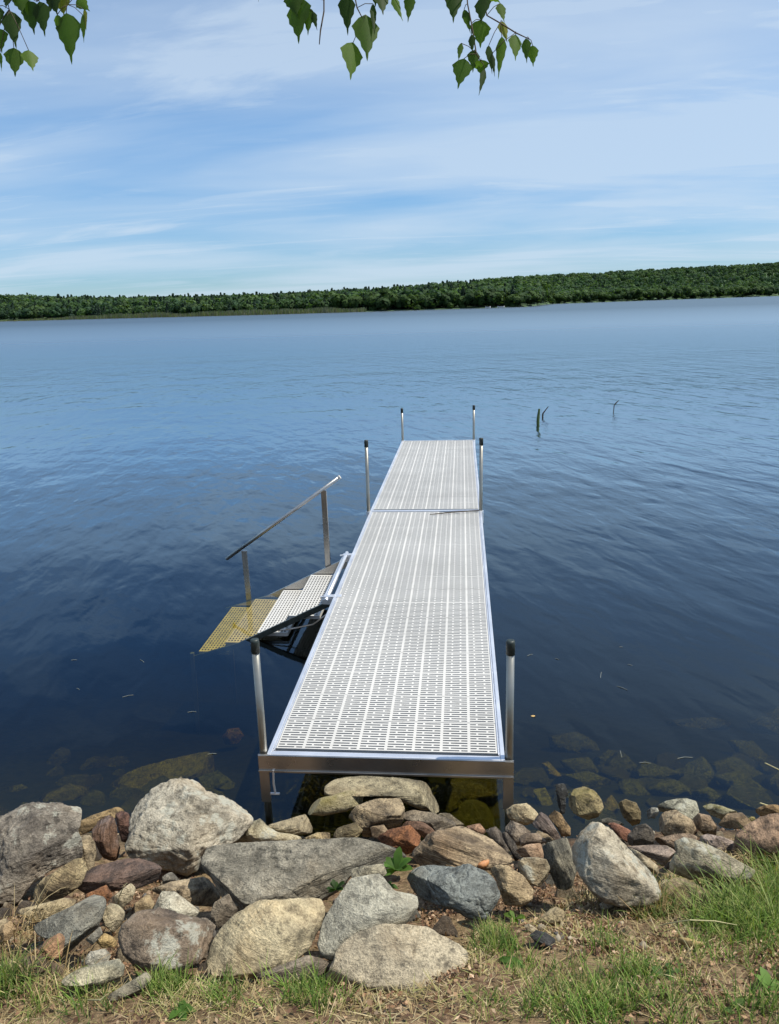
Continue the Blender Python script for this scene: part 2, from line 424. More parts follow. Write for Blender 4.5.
def crown_proto(kind, seed, nq):
    r = np.random.default_rng(seed)
    if kind == 'round':
        k = 9; cen = r.normal(0, .20, (k, 3)) * [1, 1, .75] + [0, 0, .60]; rad = r.uniform(.17, .30, k)
        cen[0] = (0, 0, .55); rad[0] = .36
        idx = r.integers(0, k, nq); d = r.normal(size=(nq, 3)); d /= np.linalg.norm(d, axis=1)[:, None]
        P = cen[idx] + d*rad[idx][:, None]*r.uniform(.8, 1.08, (nq, 1)); P[:, 2] = np.clip(P[:, 2], .12, 1.08)
        size = .075
    else:
        h = r.uniform(0, 1, nq)**1.3; a = r.uniform(0, 2*PI, nq); tier = .75 + .3*np.sin(h*30)
        rr = (1 - h)*.26*tier*r.uniform(.6, 1.05, nq) + .015
        P = np.stack([np.cos(a)*rr, np.sin(a)*rr, .10 + h*.92], 1); d = np.stack([np.cos(a), np.sin(a), .5 + 0*a], 1)
        size = .05
    t1 = np.cross(d, r.normal(size=(nq, 3))); t1 /= np.linalg.norm(t1, axis=1)[:, None] + 1e-6
    t2 = np.cross(d/np.linalg.norm(d, axis=1)[:, None], t1)
    sz = size*r.uniform(.6, 1.5, (nq, 1)); j = r.normal(0, .25, (nq, 4, 1))
    Q = np.stack([P - t1*sz - t2*sz*.7, P + t1*sz*.8 - t2*sz, P + t1*sz + t2*sz*.8, P - t1*sz*.7 + t2*sz], 1)
    Q += d[:, None, :]*j*size
    tone = .85 + .28*r.random(nq)
    return Q.reshape(-1, 3), np.repeat(tone, 4)
protos = [crown_proto('round', s, 230) for s in range(5)] + [crown_proto('cone', 20 + s, 150) for s in range(3)]
Vs, Cs = [], []
GREENS = 1.3*np.array([(.044, .085, .026), (.034, .070, .026), (.055, .100, .028), (.030, .062, .026), (.066, .108, .032)])
def tree_color(con, r):
    c = GREENS[r.integers(0, 5)] * r.uniform(.75, 1.25)
    if con: c = np.array([.034, .068, .034])*r.uniform(.8, 1.2)
    return c*np.array([.95, 1.0, 1.25])
def scatter_tree(px, s, hgt, con):
    a = az_dir(px); D = np.interp(px, px_k, D_k); p = CAM + a*(D + s); z = far_z(px, s)
    Q, tone = protos[rng.integers(5, 8) if con else rng.integers(0, 5)]
    ang = rng.uniform(0, 2*PI); ca, sa = math.cos(ang), math.sin(ang); w = hgt*rng.uniform(.85, 1.25)
    X = Q[:, 0]*ca - Q[:, 1]*sa; Y = Q[:, 0]*sa + Q[:, 1]*ca
    Vs.append(np.stack([p[0] + X*w, p[1] + Y*w, z - .3 + Q[:, 2]*hgt], 1)); Cs.append(tone[:, None]*tree_color(con, rng)[None, :])
for i in range(8200):
    px = rng.uniform(-330, 1120); off = np.interp(px, px_k, off_k)
    s = 5 + (off + 40)*rng.random()**(1.25)
    con = rng.random() < (.38 if px < 480 else .16)
    h = TREE_H*rng.uniform(.78, 1.0)*(1.16 if con and px < 520 and rng.random() < .3 else 1.0)
    if px < 360 and s < 20: h *= .75
    scatter_tree(px, s, h, con)
V = np.concatenate(Vs); Cc = np.concatenate(Cs); F = np.arange(len(V)).reshape(-1, 4)
fo = link('forest', mesh_np('forest', V, F, Cc), mat=M_FOREST)
tag(fo, 'dense mixed green forest covering the low hills across the lake', 'forest', kind='stuff')

# front row of separate round trees on the far shore
trunk = MB(); trunk.tube([(0, 0, -.5), (.1, 0, 1.5), (0, .1, 4.5), (.1, .1, 6.5)], [.28, .22, .14, .05], 8)
crown_me = []
for k in range(5):
    Q, tone = crown_proto('round', 50 + k, 700)
    Q = Q*np.array([10.0, 10.0, 10.0]) - [0, 0, .9]
    c = tone[:, None]*(np.array([.066, .122, .034]) if k % 2 == 0 else np.array([.044, .088, .03]))[None, :]
    crown_me.append(mesh_np('crown', Q, np.arange(len(Q)).reshape(-1, 4), c))
tr_me = None
for i in range(46):
    px = 372 + i*9.2 + rng.uniform(-3, 3) if i < 44 else (338 + (i-44)*18)
    a = az_dir(px); D = np.interp(px, px_k, D_k); s = rng.uniform(2.5, 6); p = CAM + a*(D + s)
    e = empty('broadleaf_tree', (p[0], p[1], far_z(px, s))); tag(e, 'round leafy tree in the front row at the water edge across the lake', 'tree', 'front row trees along the far shore')
    sc = rng.uniform(.7, 1.0)*(1.15 if px > 620 else 1.0); sc *= .8; e.scale = (sc*1.1, sc*1.1, sc*rng.uniform(.85, 1.1)); e.rotation_euler.z = rng.uniform(0, 6.28)
    if tr_me is None: o = trunk.build('trunk', M_TWIG, e); tr_me = o.data
    else: link('trunk', tr_me, e)
    link('crown', crown_me[i % 5], e, M_FOREST)

# reeds and dead brush in front of the left woods
n = 9000; px = rng.uniform(-60, 365, n); V = np.zeros((n, 4, 3)); cc = np.zeros((n, 3))
for i in range(n):
    a = az_dir(px[i]); D = np.interp(px[i], px_k, D_k); s = rng.uniform(-7, 4); p = CAM + a*(D + s)
    patch = .5 + .5*mn.noise(Vector((px[i]*.03, 3.1, 0)))
    h = rng.uniform(.8, 2.6)*(.35 + patch)*min(1, max(.3, (px[i] + 10)/90)); w = rng.uniform(.06, .22); lx, ly = rng.normal(0, .3, 2)
    z = -.3
    V[i] = [(p[0]-w, p[1], z), (p[0]+w, p[1], z), (p[0]+w*.4+lx, p[1]+ly, z+h+.3), (p[0]-w*.4+lx, p[1]+ly, z+h+.3)]
    cc[i] = np.array([.26, .27, .20])*rng.uniform(.6, 1.4) if rng.random() < .7 else np.array([.20, .28, .11])*rng.uniform(.7, 1.2)
rd = link('reeds', mesh_np('reeds', V.reshape(-1, 3), np.arange(n*4).reshape(-1, 4), np.repeat(cc, 4, 0)), mat=M_FOREST)
tag(rd, 'grey brown reeds and brush lining the marshy far shore at left', 'reeds', kind='stuff')

# two small pale boats under the trees on the point, a low strip of sand beyond
M_BOAT = mat_plain('white_boat_paint', (.75, .75, .74, 1), .4, 3, .1)
for px, L_, lab in ((488, 1.1, 'small white rowing boat under the point trees, left of the pair'), (501, 1.5, 'longer white rowing boat under the point trees, right of the pair')):
    a = az_dir(px); D = np.interp(px, px_k, D_k) - 5; p = CAM + a*D
    e = empty('rowing_boat', (p[0], p[1], 0)); tag(e, lab, 'boat')
    m = MB(); rings = []
    for i in range(9):
        u = i/8*2 - 1; w = .5*(1 - abs(u)**2.6)**.6 + .03; z0 = -.1 + .25*abs(u)**3; z1 = .5 + .2*u*u
        rings.append([(u*L_, -w, z1), (u*L_, -w*.7, z0), (u*L_, w*.7, z0), (u*L_, w, z1), (u*L_, w*.86, z1), (u*L_, w*.6, z0+.12), (u*L_, -w*.6, z0+.12), (u*L_, -w*.86, z1)])
    V = [v for r_ in rings for v in r_]; F = [(i*8+k, i*8+(k+1) % 8, (i+1)*8+(k+1) % 8, (i+1)*8+k) for i in range(8) for k in range(8)]
    F += [tuple(range(8)), tuple(64+k for k in reversed(range(8)))]
    m.add(V, F); m.build('hull', M_BOAT, e)
    m = MB(); m.box((-.2, -.6, .5), (.15, .6, .56)); m.build('bench', M_TWIG, e)

# ------------------------------------------------------------------ dock
L = 4.714; WX = .61; ZT = .38
dock = empty('dock', (0, 0, 0)); tag(dock, 'long narrow aluminium dock with white slotted deck running out into the lake', 'dock')
def zat(y): return ZT + (.034*y/L if y < L else .034 - .04*(y - L)/L)
TH = .034/L; TH2 = -.04/L
def grid_extrude(xs, ys, mask, z0, z1):
    nx, ny = len(xs), len(ys); V = []; F = []
    for z in (z1, z0):
        for y in ys:
            for x in xs: V.append((x, y, z))
    o = nx*ny; q = lambda i, j: j*nx + i
    on = lambda i, j: 0 <= i < nx-1 and 0 <= j < ny-1 and mask[j][i]
    for j in range(ny-1):
        for i in range(nx-1):
            if not mask[j][i]: continue
            a, b, c, d = q(i, j), q(i+1, j), q(i+1, j+1), q(i, j+1)
            F.append((a, b, c, d)); F.append((o+d, o+c, o+b, o+a))
            if not on(i, j-1): F.append((a, o+a, o+b, b))
            if not on(i, j+1): F.append((c, o+c, o+d, d))
            if not on(i-1, j): F.append((d, o+d, o+a, a))
            if not on(i+1, j): F.append((b, o+b, o+c, c))
    me = bpy.data.meshes.new('deck_panel'); me.from_pydata(V, [], F); me.update(); return me
PW = 1.150; NPAN = 16; PY0 = .062; PL = (L - .062 - .045)/NPAN
def panel_mesh():
    ncol = 8; cw = PW/ncol; st = .015; xs = [-PW/2]; kinds = []
    for k in range(ncol):
        x0 = -PW/2 + k*cw; sw = cw - st; a = x0 + st/2
        for f_, kd in ((0, 's'), (.25, 'o'), (.33, 'b'), (.67, 'o'), (.75, 'a'), (1.0, 'o')):
            xs.append(a + f_*sw); kinds.append(kd)
        xs.append(x0 + cw); kinds.append('s')
    nr = 12; EB = .0035; pitch = (PL - .0025 - 2*EB)/nr; ys = [.00125, .00125 + EB]; rk = ['bar']
    for r_ in range(nr):
        y0 = .00125 + EB + r_*pitch; ys += [y0 + pitch*.28, y0 + pitch*.72, y0 + pitch]; rk += ['bar', r_ % 2, 'bar']
    ys.append(ys[-1] + EB); rk.append('bar')
    mask = []
    for rr in rk:
        if rr == 'bar': mask.append([True]*len(kinds)); continue
        mask.append([kd == 's' or (kd == 'a' and rr == 0) or (kd == 'b' and rr == 1) for kd in kinds])
    return grid_extrude(xs, ys, mask, -.026, 0)
pm = panel_mesh(); pm.materials.append(M_GRATE)
def section(y0, slope, z0):
    fr_ = MB()
    y1 = L
    for s in (-1, 1):
        xo, xi = s*WX, s*(WX - .021)
        fr_.box((min(xo, xi), 0, -.10), (max(xo, xi), y1, 0))
        xi2 = s*(WX - .0265); fr_.box((min(xi, xi2), .052, -.06), (max(xi, xi2), y1 - .028, -.008))
        xi3 = s*(WX - .033); fr_.box((min(xi2, xi3), .054, -.05), (max(xi2, xi3), y1 - .04, -.001))
    fr_.box((-WX + .022, 0, -.085), (WX - .022, .024, -.0)); fr_.box((-WX + .022, 0.025, -.08), (WX - .022, .050, -.009))
    fr_.box((-WX + .022, y1 - .022, -.085), (WX - .022, y1, -.0))
    for k in range(1, 6): fr_.box((-WX + .06, k*L/6 - .02, -.09), (WX - .06, k*L/6 + .02, -.030))
    f = fr_.build('frame', M_ALU, dock, bevel=.002); f.location = (0, y0, z0); f.rotation_euler.x = slope
    for k in range(NPAN):
        yy = PY0 + k*PL
        p = link('deck_panel', pm, dock); p.location = (0, y0 + yy, z0 + slope*yy - .002 + random.uniform(-.0012, .0012)); p.rotation_euler = (slope + random.uniform(-.002, .002), 0, 0)
    return f
section(.002, TH, ZT); section(L + .012, TH2, ZT + .034)
fb = MB(); fb.box((-WX - .042, -.012, -.088), (WX + .042, -.002, -.001)); fb.box((-WX - .042, -.02, -.092), (WX + .042, -.0125, -.082))
fb.box((-WX - .002, -.012, -.0), (WX + .002, -.001, .0015))
o = fb.build('end_beam', M_FASCIA, dock, bevel=.0015); o.location = (0, 0, ZT)
def post(x, y, h, cap=True, front=False):
    z = zat(y); m = MB(); r_ = .0195
    lean = random.uniform(-.004, .004)
    m.tube([(x, y, gz(x, y) - .1), (x, y, z), (x + lean, y, z + h - .03)], r_, 20)
    p = m.build('post', M_GALV, dock, smooth=True)
    c = MB(); c.tube([(x + lean, y, z + h - .075), (x + lean, y, z + h - .012), (x + lean, y, z + h - .003), (x + lean, y, z + h)], [.0220, .0222, .020, .013], 20)
    c.build('post_cap', M_CAP, p, smooth=True)
    s = 1 if x > 0 else -1
    b = MB()
    zb = .10 if front else z - .14
    if front:
        b.box((x - s*.031 if s > 0 else x - .021, y - .036, zb), (x + .021 if s > 0 else x + .031, y - .029, z + .001)); pass
        b.box((x - .031, y - .029, z - .003), (x + .024 if s > 0 else x + .031, y + .03, z + .004)) if False else None
    else:
        b.tube([(x, y, zb), (x, y, z - .004)], .029, 16)
        b.box((min(x, x - s*.03), y - .03, z - .09), (max(x, x - s*.03), y + .03, z - .006))
    b.build('corner_bracket', M_FASCIA if front else M_ALU, dock, bevel=.001)
post(-WX - .023, .032, .632, front=True); post(WX + .023, .032, .640, front=True)
post(-WX - .018, L + .006, .79); post(WX - .008, L + .006, .795)
post(-WX + .01, 2*L + .04, .545); post(WX - .012, 2*L + .04, .575)
# pin and loose chain hanging inside the left front corner
m = MB(); m.tube([(-.575, -.015, .30), (-.578, -.02, .22), (-.572, -.022, .17)], .006, 8); m.tube([(-.598, -.022, .165), (-.55, -.022, .165)], .007, 8)
m.build('locking_pin', M_ALU, dock)
# cross brace under the deck
m = MB(); m.tube([(-.6, 2*L - .1, .33), (.6, 2*L - .1, -.4)], .015, 8); m.build('cross_brace', M_GALV, dock)

tw = MB(); a = at_z(430, 514.5, ZT + .045); b = at_z(479, 510.5, ZT + .05)
tw.tube([a, (a + b)/2 + [0, .01, .004], b], [.004, .007, .006], 8)
o = tw.build('driftwood_stick', M_TWIG); tag(o, 'dark thin stick lying on the deck beside the middle joint', 'stick')

# ------------------------------------------------------------------ stairs
st = empty('dock_stairs', (-.7, 2.7, .3)); tag(st, 'aluminium stairs with one handrail going down from the dock side into the water', 'stairs')
ofs = Vector((.7, -2.7, -.3))
YN, YF = 2.24, 3.24
def sb(m, name, mat, parent=st, **k):
    o = m.build(name, mat, parent, **k)
    if parent is st: o.location = ofs
    return o
m = MB()
for yy in (YN - .012, YF + .012):
    m = MB(); hh = .045 if yy < 3 else .08; m.bar((-.66, yy, .318), (-1.42, yy, -.052), .022, hh); m.bar((-1.405, yy, -.044), (-1.84, yy, -.18), .021, hh*.9); sb(m, 'stringer', M_STEEL if yy < 3 else M_FASCIA, bevel=.001)
def tread_mesh():
    w, l = .255, .97
    xs = [-w/2, -w/2 + .012]; kx = ['s']; n_ = 9; p = (w - .024)/n_
    for k in range(n_):
        x0 = -w/2 + .012 + k*p; xs += [x0 + p*.55, x0 + p]; kx += ['h', 's']
    xs.append(w/2); kx.append('s')
    ys = [-l/2, -l/2 + .02]; ky = ['s']; m_ = 22; q = (l - .04)/m_
    for k in range(m_):
        y0 = -l/2 + .02 + k*q; ys += [y0 + q*.66, y0 + q]; ky += ['h', 's']
    ys.append(l/2); ky.append('s')
    mask = [[not (a == 'h' and b == 'h') for a in kx] for b in ky]
    return grid_extrude(xs, ys, mask, -.028, 0)
tm = tread_mesh(); tm.name = 'tread'; tm.materials.append(M_GRATE)
tm_w = tm.copy(); tm_w.materials.clear(); tm_w.materials.append(mat_plain('water_tinted_plastic', (.44, .35, .18, 1), .5, 14, .35))  # yellow-brown dimming of light through the water painted into the submerged treads
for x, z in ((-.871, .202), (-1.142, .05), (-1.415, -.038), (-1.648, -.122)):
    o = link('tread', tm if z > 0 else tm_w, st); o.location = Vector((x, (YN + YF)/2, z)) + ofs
# handrail on the far side: posts found by their pictures
def on_y(px, py, y):
    d = ray(px, py); return CAM + d*((y - CAM[1])/d[1])
yr = YF + .045
p1 = on_y(244, 549.5, yr); p2 = on_y(323.5, 489, yr); e1 = on_y(226.5, 559, yr); e2 = on_y(339, 477.5, yr)
zb = lambda x: .325 + (x + .66)*.487 if x > -1.42 else -.045 + (x + 1.42)*.31
m = MB(); m.bar((p1[0] + .01, yr, zb(p1[0]) - .06), (p1[0], yr, p1[2] - .012), .05, .022, (0, 1, 0)); sb(m, 'handrail_post', M_FASCIA, bevel=.002)
m = MB(); m.bar((p2[0] + .005, yr, zb(p2[0]) - .05), (p2[0], yr, p2[2] - .012), .05, .022, (0, 1, 0)); sb(m, 'handrail_post', M_FASCIA, bevel=.002)
m = MB(); m.tube([e1, e2], .017, 16); hr = sb(m, 'handrail', M_FASCIA, smooth=True)
m = MB(); d_ = Vector(e2 - e1).normalized(); m.tube([Vector(e2), Vector(e2) + d_*.012], .0185, 16); sb(m, 'rail_end_cap', M_GRATE)
m = MB(); m.tube([(-.668, YN - .10, .375), (-.668, YF + .08, .385)], .017, 14); m.tube([(-.70, YN - .03, .345), (-.70, YF + .03, .355)], .012, 12); sb(m, 'hinge_bar', M_ALU, smooth=True)
for yy in (YN - .04, YF + .0):
    m = MB(); m.box((-.70, yy - .02, .33), (-.612, yy + .02, .372)); m.box((-.69, yy - .024, .365), (-.55, yy + .024, .3995)); m.tube([(-.72, yy, .385), (-.60, yy, .402)], .008, 8); sb(m, 'hinge_bracket', M_ALU, bevel=.002)
m = MB(); m.tube([(-.63, YN, .26), (-.80, YN + .01, .13), (-1.0, YN + .02, .08), (-1.2, YN + .03, .06)], .007, 8); sb(m, 'support_cable', M_FASCIA)
m = MB(); m.bar((-.64, YN + .25, .25), (-.64, YF - .25, .25), .03, .03); m.bar((-1.03, YN, .12), (-1.03, YF, .12), .02, .03); sb(m, 'cross_bar', M_STEEL)
m = MB(); m.bar((-1.82, YN - .02, -.12), (-1.84, YN - .02, -1.15), .03, .03); sb(m, 'stair_leg', M_GALV)
m = MB(); m.bar((-1.82, YF + .02, -.20), (-1.84, YF + .02, -1.15), .03, .03); sb(m, 'stair_leg', M_GALV)

# ------------------------------------------------------------------ stones
_sph = {}
def sphere(lv):
    if lv not in _sph:
        bm = bmesh.new(); bmesh.ops.create_icosphere(bm, subdivisions=lv, radius=1); bm.verts.ensure_lookup_table()
        _sph[lv] = (np.array([v.co[:] for v in bm.verts]), np.array([[v.index for v in f.verts] for f in bm.faces])); bm.free()
    return _sph[lv]
TILE = {}
for i, x0 in enumerate((0, 110, 220, 330, 440, 550, 649)):
    TILE['A%d' % (i+1)] = (x0, 770, 5.992); TILE['B%d' % (i+1)] = (x0, 894, 5.992)
TILE['C1'] = (0, 740, 2.996); TILE['C2'] = (190, 740, 2.996); TILE['D3'] = (400, 740, 3.605); TILE['D7'] = (530, 680, 3.128); TILE['P'] = (0, 0, 1)
UP3 = np.array([0, 0, 1.0])
STONES = []
def stone(tile, pts, c1, c2, label, style='granite', thick=.75, up=.05, planes=(), facets=5, group=None, rough=1.0, name='stone', spin=None, e=.60):
    x0, y0, k = TILE[tile]; P = np.array([(x0 + a/k, y0 + b/k) for a, b in pts], float)
    # area centroid
    Q = np.roll(P, -1, 0); cr = P[:, 0]*Q[:, 1] - Q[:, 0]*P[:, 1]; A = cr.sum()/2
    cen = ((P + Q)*cr[:, None]).sum(0)/(6*A)
    seed = int(abs(cen[0]*13 + cen[1]*7)); rr = random.Random(seed)
    c3 = hit_ground(cen[0], cen[1], up); dep = (c3 - CAM) @ Fv; mpp = dep/FPX
    wv_ = (CAM - c3)/np.linalg.norm(CAM - c3); ux = Rv - wv_*(Rv @ wv_); ux /= np.linalg.norm(ux); uy = np.cross(wv_, ux)
    # radial outline
    na = 180; th = np.arange(na)*2*PI/na; Rr = np.zeros(na); L_ = (P - cen)*[1, -1]; L2 = np.roll(L_, -1, 0)
    for i, a in enumerate(th):
        dx, dy = math.cos(a), math.sin(a); best = 0
        ex, ey = (L2 - L_).T; den = dx*ey - dy*ex
        with np.errstate(divide='ignore', invalid='ignore'):
            tt = (L_[:, 0]*ey - L_[:, 1]*ex)/den; uu = (L_[:, 0]*dy - L_[:, 1]*dx)/den
        ok = (uu >= -1e-6) & (uu <= 1 + 1e-6) & (tt > 0) & np.isfinite(tt)
        Rr[i] = tt[ok].max() if ok.any() else np.nan
    bad = np.isnan(Rr); Rr[bad] = np.nanmean(Rr)
    Rs = (Rr + np.roll(Rr, 1) + np.roll(Rr, -1))/3
    Rs *= mpp*1.01
    size = math.sqrt(abs(A)/PI)*mpp
    S, F = sphere(6 if size > .13 else 5 if size > .04 else 4)
    a = np.mod(np.arctan2(S[:, 1], S[:, 0]), 2*PI)/(2*PI)*na; i0 = np.floor(a).astype(int) % na; f_ = a - np.floor(a)
    Rad = Rs[i0]*(1 - f_) + Rs[(i0 + 1) % na]*f_
    s = np.sqrt(S[:, 0]**2 + S[:, 1]**2); ct = S[:, :2]/np.maximum(s, 1e-6)[:, None]
    T = size*thick; ss_ = s**e; ww = np.sign(S[:, 2])*np.abs(S[:, 2])**e
    loc = np.outer(ct[:, 0]*ss_*Rad, ux) + np.outer(ct[:, 1]*ss_*Rad, uy) + np.outer(ww*T, wv_)
    pl = [(np.array(n_, float)/np.linalg.norm(n_), fr_) for n_, fr_ in planes]
    for _ in range(facets + (3 if facets > 1 else 1)):
        v = np.array([rr.gauss(0, 1), rr.gauss(0, 1), rr.uniform(.4, 2.0)]); v /= np.linalg.norm(v)
        pl.append((ux*v[0] + uy*v[1] + wv_*v[2], rr.uniform(.66, .9)))
    for n_, fr_ in pl:
        d = loc @ n_; h = d.max()*fr_; ex_ = np.maximum(0, d - h); loc -= np.outer(ex_*.97, n_)
    # noise displacement
    nrm = loc/np.maximum(np.linalg.norm(loc, axis=1), 1e-6)[:, None]
    off = Vector((seed*.37, seed*.11, seed*.23)); amp = size*rough
    banded = style in ('layered', 'slate')
    bn = np.array(spin if spin is not None else (rr.gauss(0, .3), rr.gauss(0, .3), 1.0)); bn = bn/np.linalg.norm(bn)
    k1 = 1.6/size; dsp = np.empty(len(loc))
    for i, p in enumerate(loc):
        v = Vector(p)*k1; dd = .05*mn.noise(v + off)
        v2 = v*3.1; n2_ = mn.noise(v2 + off); dd += .05*(abs(n2_) - .25)
        v3 = v*9; dd += .026*mn.noise(v3 + off)
        cr_ = abs(mn.noise(v*1.9 + off*1.7)); dd -= .045*max(0, 1 - cr_/.045)*(1 if mn.noise(v*1.3 - off) > -.05 else 0)
        if size > .1: dd += .010*mn.noise(v*24 + off)
        if banded:
            q = (p @ bn)/size; dd += .05*mn.noise(Vector((q*7, v.x*.25, v.y*.25)) + off)
        dsp[i] = dd
    loc = loc + nrm*(dsp*amp)[:, None]
    # local frame: z along banding normal so that the strata in the material follow the stone
    zc_ = Vector(bn); q_ = zc_.to_track_quat('Z', 'Y'); Rm = np.array(q_.to_matrix())
    me = mesh_np(name, loc @ Rm, F, smooth=True)
    me.materials.append(rock_mat(c1, c2, style))
    o = link(name, me); o.matrix_world = Matrix.Translation(Vector(c3)) @ q_.to_matrix().to_4x4()
    tag(o, label, 'stone' if name == 'stone' else name.replace('_', ' '), group); STONES.append((cen, size, c3)); return o
TOP = ((0, -.1, 1), .55); GB = 'stones of the rubble bank along the shore'; GS = 'boulders lying under the shallow water'
GREY, PALE, TAN, DARK = (150, 146, 136), (184, 180, 166), (176, 158, 128), (92, 86, 80)
def S(*a, **k): k.setdefault('group', GB); return stone(*a, **k)
S('A1', [(-90,330),(-20,300),(80,240),(150,218),(300,210),(330,235),(430,240),(440,300),(435,370),(470,420),(480,520),(380,560),(300,600),(220,660),(160,770),(60,760),(10,680),(-70,660),(-110,500)], (152,144,134), (104,97,92), 'large grey brown boulder with a pale blotch, farthest left at the water', 'lichen', .8, .10, planes=[((-.2,-.3,1),.6),((.5,-.8,.3),.72)], facets=4)
S('A1', [(195,720),(260,660),(340,600),(430,540),(500,525),(522,550),(500,620),(480,690),(400,750),(330,800),(230,790)], (190,170,126), (126,106,76), 'tan layered stone leaning under the big left boulder', 'layered', .6, .08, spin=(.5,.3,1))
S('A1', [(465,400),(520,395),(560,440),(575,510),(570,580),(540,620),(500,610),(485,520)], (176,158,128), (110,96,76), 'small smooth tan stone tucked right of the big left boulder', thick=.8, up=.02)
S('A1', [(545,350),(570,300),(620,280),(665,290),(690,350),(700,410),(722,460),(715,520),(690,540),(640,530),(600,470),(560,420)], (122,106,104), (140,96,66), 'purple stone with an orange tip standing left of the big pale boulder', 'slate', .7, .06, spin=(1,.2,.1), facets=7)
S('A2', [(20,270),(60,250),(100,265),(130,320),(148,380),(140,410),(110,430),(80,420),(60,370),(40,320)], (148,104,88), (96,66,60), 'narrow reddish brown stone wedged against the big pale boulder', thick=.8, up=.05)
S('A2', [(105,210),(180,150),(300,100),(400,65),(480,62),(530,90),(560,135),(660,150),(740,180),(840,260),(865,310),(760,420),(690,450),(580,490),(545,570),(480,610),(390,580),(290,545),(180,520),(120,450),(145,380),(120,290)], (188,182,168), (150,143,130), 'biggest pale grey boulder, left of the dock at the water', 'lichen', .75, .13, planes=[((-.25,-.35,1),.52),((.55,-.45,.75),.62),((0,-1,.1),.8)], facets=2)
S('A3', [(60,430),(150,370),(200,315),(235,300),(290,350),(340,375),(430,385),(485,400),(485,425),(300,450),(70,455)], (198,192,166), (140,134,112), 'whitish speckled low stone behind the long grey slab', 'lichen', .7, .03)
S('C2', [(35,350),(45,322),(140,315),(350,305),(500,300),(600,325),(655,350),(640,380),(560,385),(480,405),(465,435),(380,482),(330,487),(200,492),(160,502),(110,470),(70,410),(35,390)], (160,155,142), (126,122,112), 'long flat grey slab lying in front of the dock', 'layered', .62, .13, planes=[((-.05,-.35,1),.34),((-.6,-.8,-.1),.88)], facets=1, rough=.6, spin=(0,-.25,1))
S('C1', [(240,415),(290,375),(370,355),(450,360),(478,385),(470,420),(420,440),(330,450),(270,455),(245,440)], (124,98,88), (82,70,68), 'dark purple brown slab below the wedge stones on the left', 'slate', .7, .08, planes=[((0,.1,1),.35)], facets=3, spin=(.1,0,1))
S('C1', [(255,465),(315,435),(338,465),(320,490),(280,495)], (178,116,70), (118,76,50), 'small orange brown stone under the dark purple slab', thick=.7)
S('C1', [(340,470),(385,432),(405,445),(395,480),(370,505),(350,495)], (186,172,142), (130,116,92), 'small pale upright stone right of the little orange one', thick=.7)
S('C1', [(485,410),(510,395),(545,425),(520,438),(490,430)], (156,150,140), (100,96,90), 'little grey stone under the lower tip of the big pale boulder', thick=.8)
S('C1', [(455,450),(500,430),(600,415),(645,430),(662,470),(640,495),(560,490),(500,470)], (178,158,128), (124,104,82), 'flat tan stone under the right end of the big pale boulder', 'layered', .6, .03)
S('C1', [(458,515),(480,458),(520,460),(600,510),(580,540),(520,535)], (196,192,176), (160,154,138), 'whitish triangular stone above the brown rounded boulder', thick=.6, up=.05, facets=6, rough=.5)
S('C1', [(630,530),(640,490),(680,465),(710,510),(705,545),(660,560)], (140,128,112), (96,86,76), 'grey brown stone left of the long slab corner', thick=.7)
S('C1', [(362,600),(365,560),(400,525),(470,515),(540,530),(620,545),(642,570),(625,620),(600,660),(520,685),(430,675),(385,640)], (150,132,114), (108,94,84), 'large brown rounded boulder at the lower left above the grass', 'lichen', .8, .07)
S('C2', [(60,640),(80,580),(130,530),(200,490),(300,485),(395,485),(400,520),(390,570),(355,620),(300,665),(220,692),(130,695),(65,690)], (194,180,146), (156,144,118), 'large cream boulder with a curved crack below the long slab', 'granite', .7, .07, planes=[((0,-.5,1),.8)], facets=3)
S('C2', [(385,600),(400,540),(440,480),(480,425),(570,410),(612,460),(680,470),(685,500),(650,545),(600,570),(540,580),(470,612),(435,645),(400,630)], (186,184,170), (164,162,150), 'smooth pale grey stone shaped like an arrowhead, centre front', 'granite', .6, .12, planes=[((-.1,-.45,1),.62)], facets=1, rough=.35)
S('C2', [(480,395),(485,385),(580,372),(590,400),(560,425),(490,432)], (192,184,158), (150,142,122), 'small cream block on top of the arrowhead stone', 'layered', .7, .20, facets=4, rough=.5, spin=(.1,.2,1))
S('P', [(327,977),(340,947),(357,937),(380,930),(407,929.6),(428,931),(450,942.5),(469,953.6),(464,967),(455.5,979),(452.7,992),(441.6,997),(400,992),(350,988),(330,986)], (190,178,154), (158,148,130), 'wide pale flat boulder at the front edge with a small dark hole', 'granite', .5, .02, planes=[((0,-.5,1),.55)], facets=1, rough=.6)
S('C2', [(150,715),(200,695),(310,665),(350,650),(430,665),(432,690),(400,702),(300,720),(220,735)], (158,146,132), (118,106,98), 'low grey ledge stone below the cream boulder at the grass', 'layered', .5, 0)
S('D3', [(15,505),(60,465),(110,458),(200,465),(250,455),(310,480),(340,510),(360,555),(340,590),(300,640),(250,632),(180,600),(90,578),(40,545)], (122,130,132), (92,100,104), 'blue grey cracked boulder in front of the dock', 'cracked', .8, .12, planes=[((.1,-.3,1),.62)], facets=2)
S('D3', [(48,400),(100,350),(150,330),(220,315),(280,330),(340,365),(380,400),(402,440),(350,445),(330,462),(250,462),(150,468),(80,462),(50,430)], (184,162,130), (138,116,94), 'large tan boulder right behind the blue grey one', 'layered', .8, .12, spin=(.3,.5,1), planes=[((.2,.0,1),.5),((-.3,-1,.3),.7)])
S('C2', [(555,292),(600,270),(660,258),(692,290),(682,330),(640,342),(590,322)], (176,112,66), (118,72,48), 'rust orange stone at the right end of the long slab', 'granite', .85, .07)
